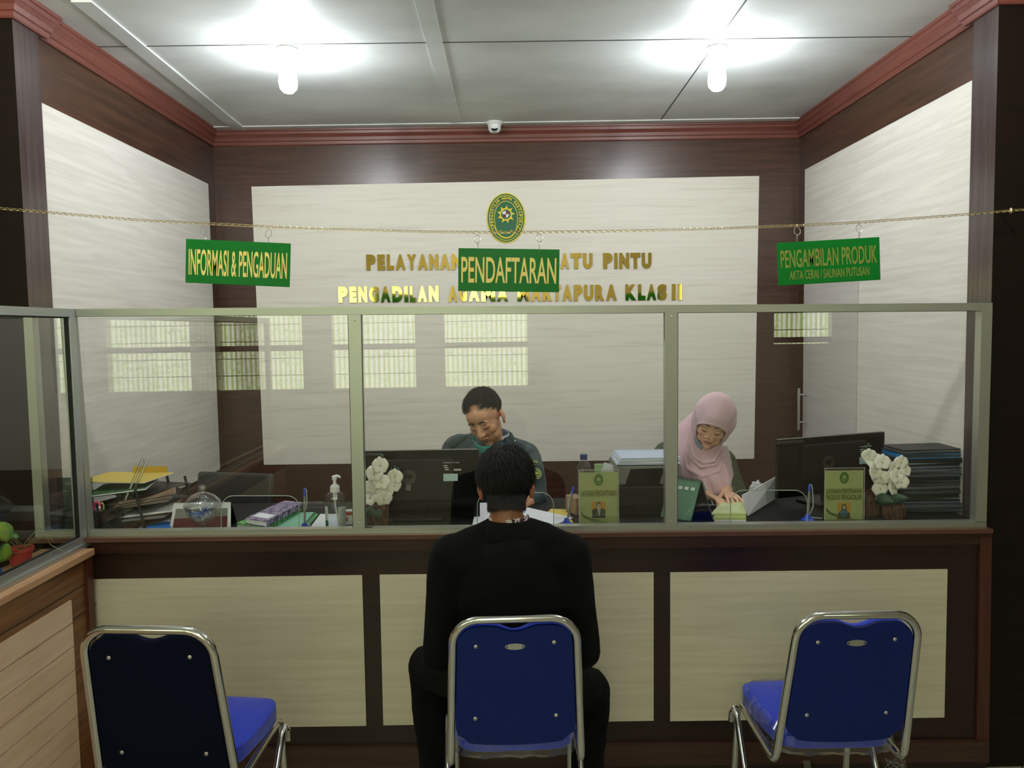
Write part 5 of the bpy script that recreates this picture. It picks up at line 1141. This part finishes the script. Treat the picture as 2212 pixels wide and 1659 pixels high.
ov = lambda a, c: [(a*math.cos(2*math.pi*k/28), c*math.sin(2*math.pi*k/28)) for k in range(28)]
MB().prism([p+n_*.004+rotm @ V((x, 0, z)) for x, z in ov(.024, .031)], n_*.001).make('sleeve_patch', 'eyellow', body)
sp_ = [o for o in body.children if o.name.startswith('sleeve_patch')][0]
patch(ov(.021, .028), 'egreen', 1.2, 'patch_field', sp_); patch(ov(.014, .019), 'eyellow', 2.4, 'patch_ring', sp_); patch(ov(.012, .017), 'egreen', 3.6, 'patch_inner', sp_)
patch([(.010*(1 if k % 2 else .55)*math.cos(2*math.pi*k/16), .010*(1 if k % 2 else .55)*math.sin(2*math.pi*k/16)) for k in range(16)], 'eyellow', 4.8, 'patch_star', sp_)
p, n_ = onbody(1152, 998); rotm = V((0, -1, 0)).rotation_difference(n_).to_matrix(); patch([(-.022,-.006),(.022,-.006),(.022,.006),(-.022,.006)], mat('patch_olive', S(120,134,40), .6), 0, 'shoulder_tab', body)
# surgical mask pulled under the chin
m2_ = M.Translation(-L) @ H2; teal = mat('teal_mask', S(70,176,160), .7); rows = []
for j in range(7):
    f = j/6; rows.append([m2_ @ V((.071*math.sin(a)*(1+.10*f), -.035-.062*math.cos(a)*(1+.02*f)+.0, -.072-.046*f-.012*math.cos(a)+.022*abs(math.sin(a))**2)) for a in [math.radians(-92+112*k/20) for k in range(21)]])
o = MB().grid(rows).make('face_mask', teal, body, smooth=True, angle=180); so = o.modifiers.new('s', 'SOLIDIFY'); so.thickness = .002
MB().tube([m2_ @ V((-.071, -.035, -.05)), m2_ @ V((-.079, -.02, -.02)), m2_ @ V((-.084, .012, .01))], .0012, 6).make('mask_strap', 'white', body)
office_chair('black office chair of the person in the dark green uniform', bcx+.02, 3.86, math.radians(8), .98, .40, .26)
# ---------------------------------------------------------------- woman with the pink head scarf
L = V((.80, 3.66, .18)); HP = onY(1540, 914, 3.50)
H3 = M.Translation(HP) @ Euler((0, math.radians(16), 0)).to_matrix().to_4x4() @ Euler((0, 0, math.radians(-14))).to_matrix().to_4x4() @ Euler((math.radians(27), 0, 0)).to_matrix().to_4x4() @ M.Diagonal((.98, .98, .98, 1))
SHl, SHr = onY(1442, 985, 3.64), onY(1560, 1000, 3.62); bcx = (SHl.x+SHr.x)/2
b = MB(); head_prims(b, H3, (bcx+.02, 3.62, 1.19), True, L)
bc((bcx, 3.64, 1.09), (bcx, 3.69, .75), .095, .10); bc(SHl, SHr, .048, .048); bc((bcx-.09, 3.69, .72), (bcx+.09, 3.69, .72), .09, .09)
E1 = onY(1462, 1080, 3.52); E2 = onY(1590, 1072, 3.52); W1 = onY(1514, 1072, 3.41); W2 = onY(1572, 1060, 3.45)
for s_, sh, el, wr_ in ((-1, SHl, E1, W1), (1, SHr, E2, W2)): bc(sh, el, .040, .034); bc(el, wr_, .032, .024)
W1 = onY(1530, 1069, 3.38); W2 = onY(1567, 1062, 3.41)
bc(onY(1514, 1072, 3.41), W1, .024, .022); bc(onY(1572, 1060, 3.45), W2, .024, .022)
hand_prims(b, W1, (.45, -.75, -.14), (.25, .1, 1), -1, (.55, .60, .62, .65), L, .04, .88, .8)
hand_prims(b, W2, (.14, -.95, -.10), (.1, -.1, 1), 1, (.20, .24, .22, .16), L, .20, .88)
for s_ in (-1, 1): k_ = (bcx+s_*.10, 3.52, .69); bc((bcx+s_*.09, 3.69, .70), k_, .070, .052); bc(k_, (bcx+s_*.10, 3.56, .26), .048, .034); bc((bcx+s_*.10, 3.56, .25), (bcx+s_*.10, 3.46, .22), .032, .028)
me = blob(b, .0025, 4); paint_skin(me, H3, L, SK2, S(186,116,100), None, True); body = obj_from(me, 'person', skinmat('skin_of_woman'), loc=L)
tag(body, 'person in a pink head scarf looking down and writing in the right window', 'person')
face_bits(body, H3, L, mat('dark_brow', S(52,38,32), .6), True)
scm = mat('pink_scarf_cloth', S(228,194,206), .75, sheen=.3); olm = noisy(mat('olive_uniform', S(72,80,58), .8), S(62,70,50), S(84,92,66), (1,1,1), 30, 3)
# hood
m3 = M.Translation(-L) @ H3; rows = []
NT, NP = 72, 26
for i in range(NP+1):
    t_ = i/NP; ph = math.radians(38+142*t_); row = []
    for k in range(NT):
        th = 2*math.pi*k/NT; rim = V((.064*math.cos(th), -.066-(.030 if math.sin(th) > 0 else .010)*math.sin(th)+.018*abs(math.cos(th))**3, -.008+(.052 if math.sin(th) > 0 else .110)*math.sin(th)))
        d = V((math.sin(ph)*math.cos(th), -math.cos(ph), math.sin(ph)*math.sin(th))); e = V((d.x*.098, d.y*.122, d.z*(.118 if d.z > 0 else .135)))+V((0, .020, .018))
        f = min(1, t_*3.2); f = f*f*(3-2*f); p = rim.lerp(e, f)
        p += d*(.0035*math.sin(th*9+t_*5)*math.sin(math.pi*min(1, t_*2)))*(1 if math.sin(th) < .7 else .3)
        if i < 2: p += V((0, -.006+.004*i, 0))+V((math.cos(th), 0, math.sin(th)))*.004
        row.append(m3 @ p)
    rows.append(row)
bvh_ = BVHTree.FromPolygons([v.co for v in body.data.vertices], [p.vertices[:] for p in body.data.polygons]); cc_ = m3 @ V((0, .01, .02))
for i in range(1, len(rows)):
    for k in range(NT):
        if rows[i][k].z < cc_.z-.03 and i < 3: continue
        d = (rows[i][k]-cc_); ln_ = d.length; d.normalize(); h = bvh_.ray_cast(cc_+d*.16, -d, .16)
        if h[0] and (h[0]-cc_).length+.006 > ln_: rows[i][k] = cc_+d*((h[0]-cc_).length+.006)
o = MB().grid(rows, True).make('head_scarf', scm, body, smooth=True, angle=180); so = o.modifiers.new('s', 'SOLIDIFY'); so.thickness = .004; so.offset = 1
hood = o
# drape over the chest: rings from under the chin to the hem
spec = [(1520,888,.040,.03,3.60,0),(1514,902,.062,.045,3.61,0),(1508,917,.081,.056,3.61,.01),(1506,931,.092,.064,3.60,.01),(1510,946,.098,.070,3.59,0),(1508,962,.106,.085,3.585,.03),(1509,978,.112,.108,3.575,.05),(1512,992,.122,.120,3.57,.07),(1514,1008,.130,.128,3.57,.09),(1520,1024,.124,.128,3.56,.10),(1526,1040,.112,.124,3.555,.11),(1530,1054,.102,.120,3.55,.12),(1533,1064,.096,.118,3.545,.13)]
rows = []
for (x, y, rx, ry, Y, am) in spec:
    C_ = onY(x, y, Y)-L; row = []
    for k in range(120):
        a = 2*math.pi*k/120; fr_ = max(0, -math.sin(a)); f = 1+am*(.55*math.sin(6*a+1.0)+.45*math.sin(11*a-y*.02)+.25*math.sin(19*a))*.55
        row.append(C_+V((math.cos(a)*rx*f, math.sin(a)*ry*f, .020*(1-fr_)*am*8+.012*math.sin(3*a)*am*4)))
    rows.append(row)
o = MB().grid(rows, True).make('scarf_drape', scm, hood, smooth=True, angle=180); so = o.modifiers.new('s', 'SOLIDIFY'); so.thickness = .004
# crossing folds of the scarf on the chest
for j in range(3):
    pts = [onY(*q)-L for q in ([(1484,940,3.475),(1490,985,3.46),(1512,1008,3.445),(1545,1004,3.45),(1562,975,3.48)], [(1476,960,3.48),(1484,1010,3.46),(1515,1030,3.44),(1552,1018,3.445),(1568,985,3.48)], [(1488,945,3.48),(1498,985,3.45),(1518,1000,3.445),(1542,996,3.45),(1556,972,3.47)])[j]]
    MB().tube([pts[0].lerp(pts[1], f) for f in (0, .5)]+[pts[1].lerp(pts[2], f) for f in (0, .5)]+[pts[2].lerp(pts[3], f) for f in (0, .5)]+[pts[3], pts[4]], [.004, .008, .010, .011, .011, .010, .008, .004], 10).make('scarf_fold', scm, hood, smooth=True, angle=180)
lace = MB()
for j in range(10): P_ = onY(1567+j*.9, 968+j*3.6, 3.56)-L; lace.ell(P_, (.013, .010, .010), u=10, v=8)
lace.make('lace_edge', mat('pale_lace', S(216,204,208), .8), hood, smooth=True)
b = MB(); bc((bcx, 3.65, 1.07), (bcx, 3.69, .78), .125, .13, 28); bc(SHl, SHr, .066, .066, 24)
for sh, el, wr_, f in ((SHl, E1, W1, .75), (SHr, E2, W2, .55)): bc(sh, el, .060, .050); bc(el, V(el).lerp(V(wr_), f), .048, .038)
bc((bcx-.08, 3.69, .76), (bcx+.08, 3.69, .76), .13, .13)
obj_from(blob(b, .006, 4, .004, 10, (1, 1, .7)), 'olive_coat', olm, body)
b = MB(); bc((bcx-.09, 3.69, .72), (bcx+.09, 3.69, .72), .11, .11)
for s_ in (-1, 1): bc((bcx+s_*.09, 3.69, .71), (bcx+s_*.10, 3.51, .69), .09, .075); bc((bcx+s_*.10, 3.51, .69), (bcx+s_*.10, 3.56, .27), .075, .065)
obj_from(blob(b, .008, 4), 'skirt', olm, body)
for s_ in (-1, 1): b = MB(); bc((bcx+s_*.10, 3.59, .22), (bcx+s_*.10, 3.45, .215), .038, .034); obj_from(blob(b, .008, 3), 'shoe', 'black', body)
rows = []   # mask folded under the chin
for j in range(5):
    f = j/4; rows.append([m3 @ V((.062*math.sin(a), -.030-.052*math.cos(a), -.085-.020*f+.03*abs(math.sin(a))**2)) for a in [math.radians(-85+70*k/12) for k in range(13)]])
o = MB().grid(rows).make('face_mask', mat('pale_blue_mask', S(140,160,176), .7), body, smooth=True, angle=180); so = o.modifiers.new('s', 'SOLIDIFY'); so.thickness = .002
A = onY(1541, 1092, 3.33); B = onY(1520, 1040, 3.40); t = thing('pen', 'white pen held in the writing hand of the woman in the pink scarf', 'pen', A); MB().tube([(0, 0, 0), (B-A)*.1, B-A], [.001, .0035, .0035], 10).make('barrel', 'white', t, smooth=True)
office_chair('black office chair of the person in the pink head scarf', onY(1455, 1000, 3.95).x, 3.86, math.radians(-6), onY(1420, 986, 4.05).z, .50, .30)
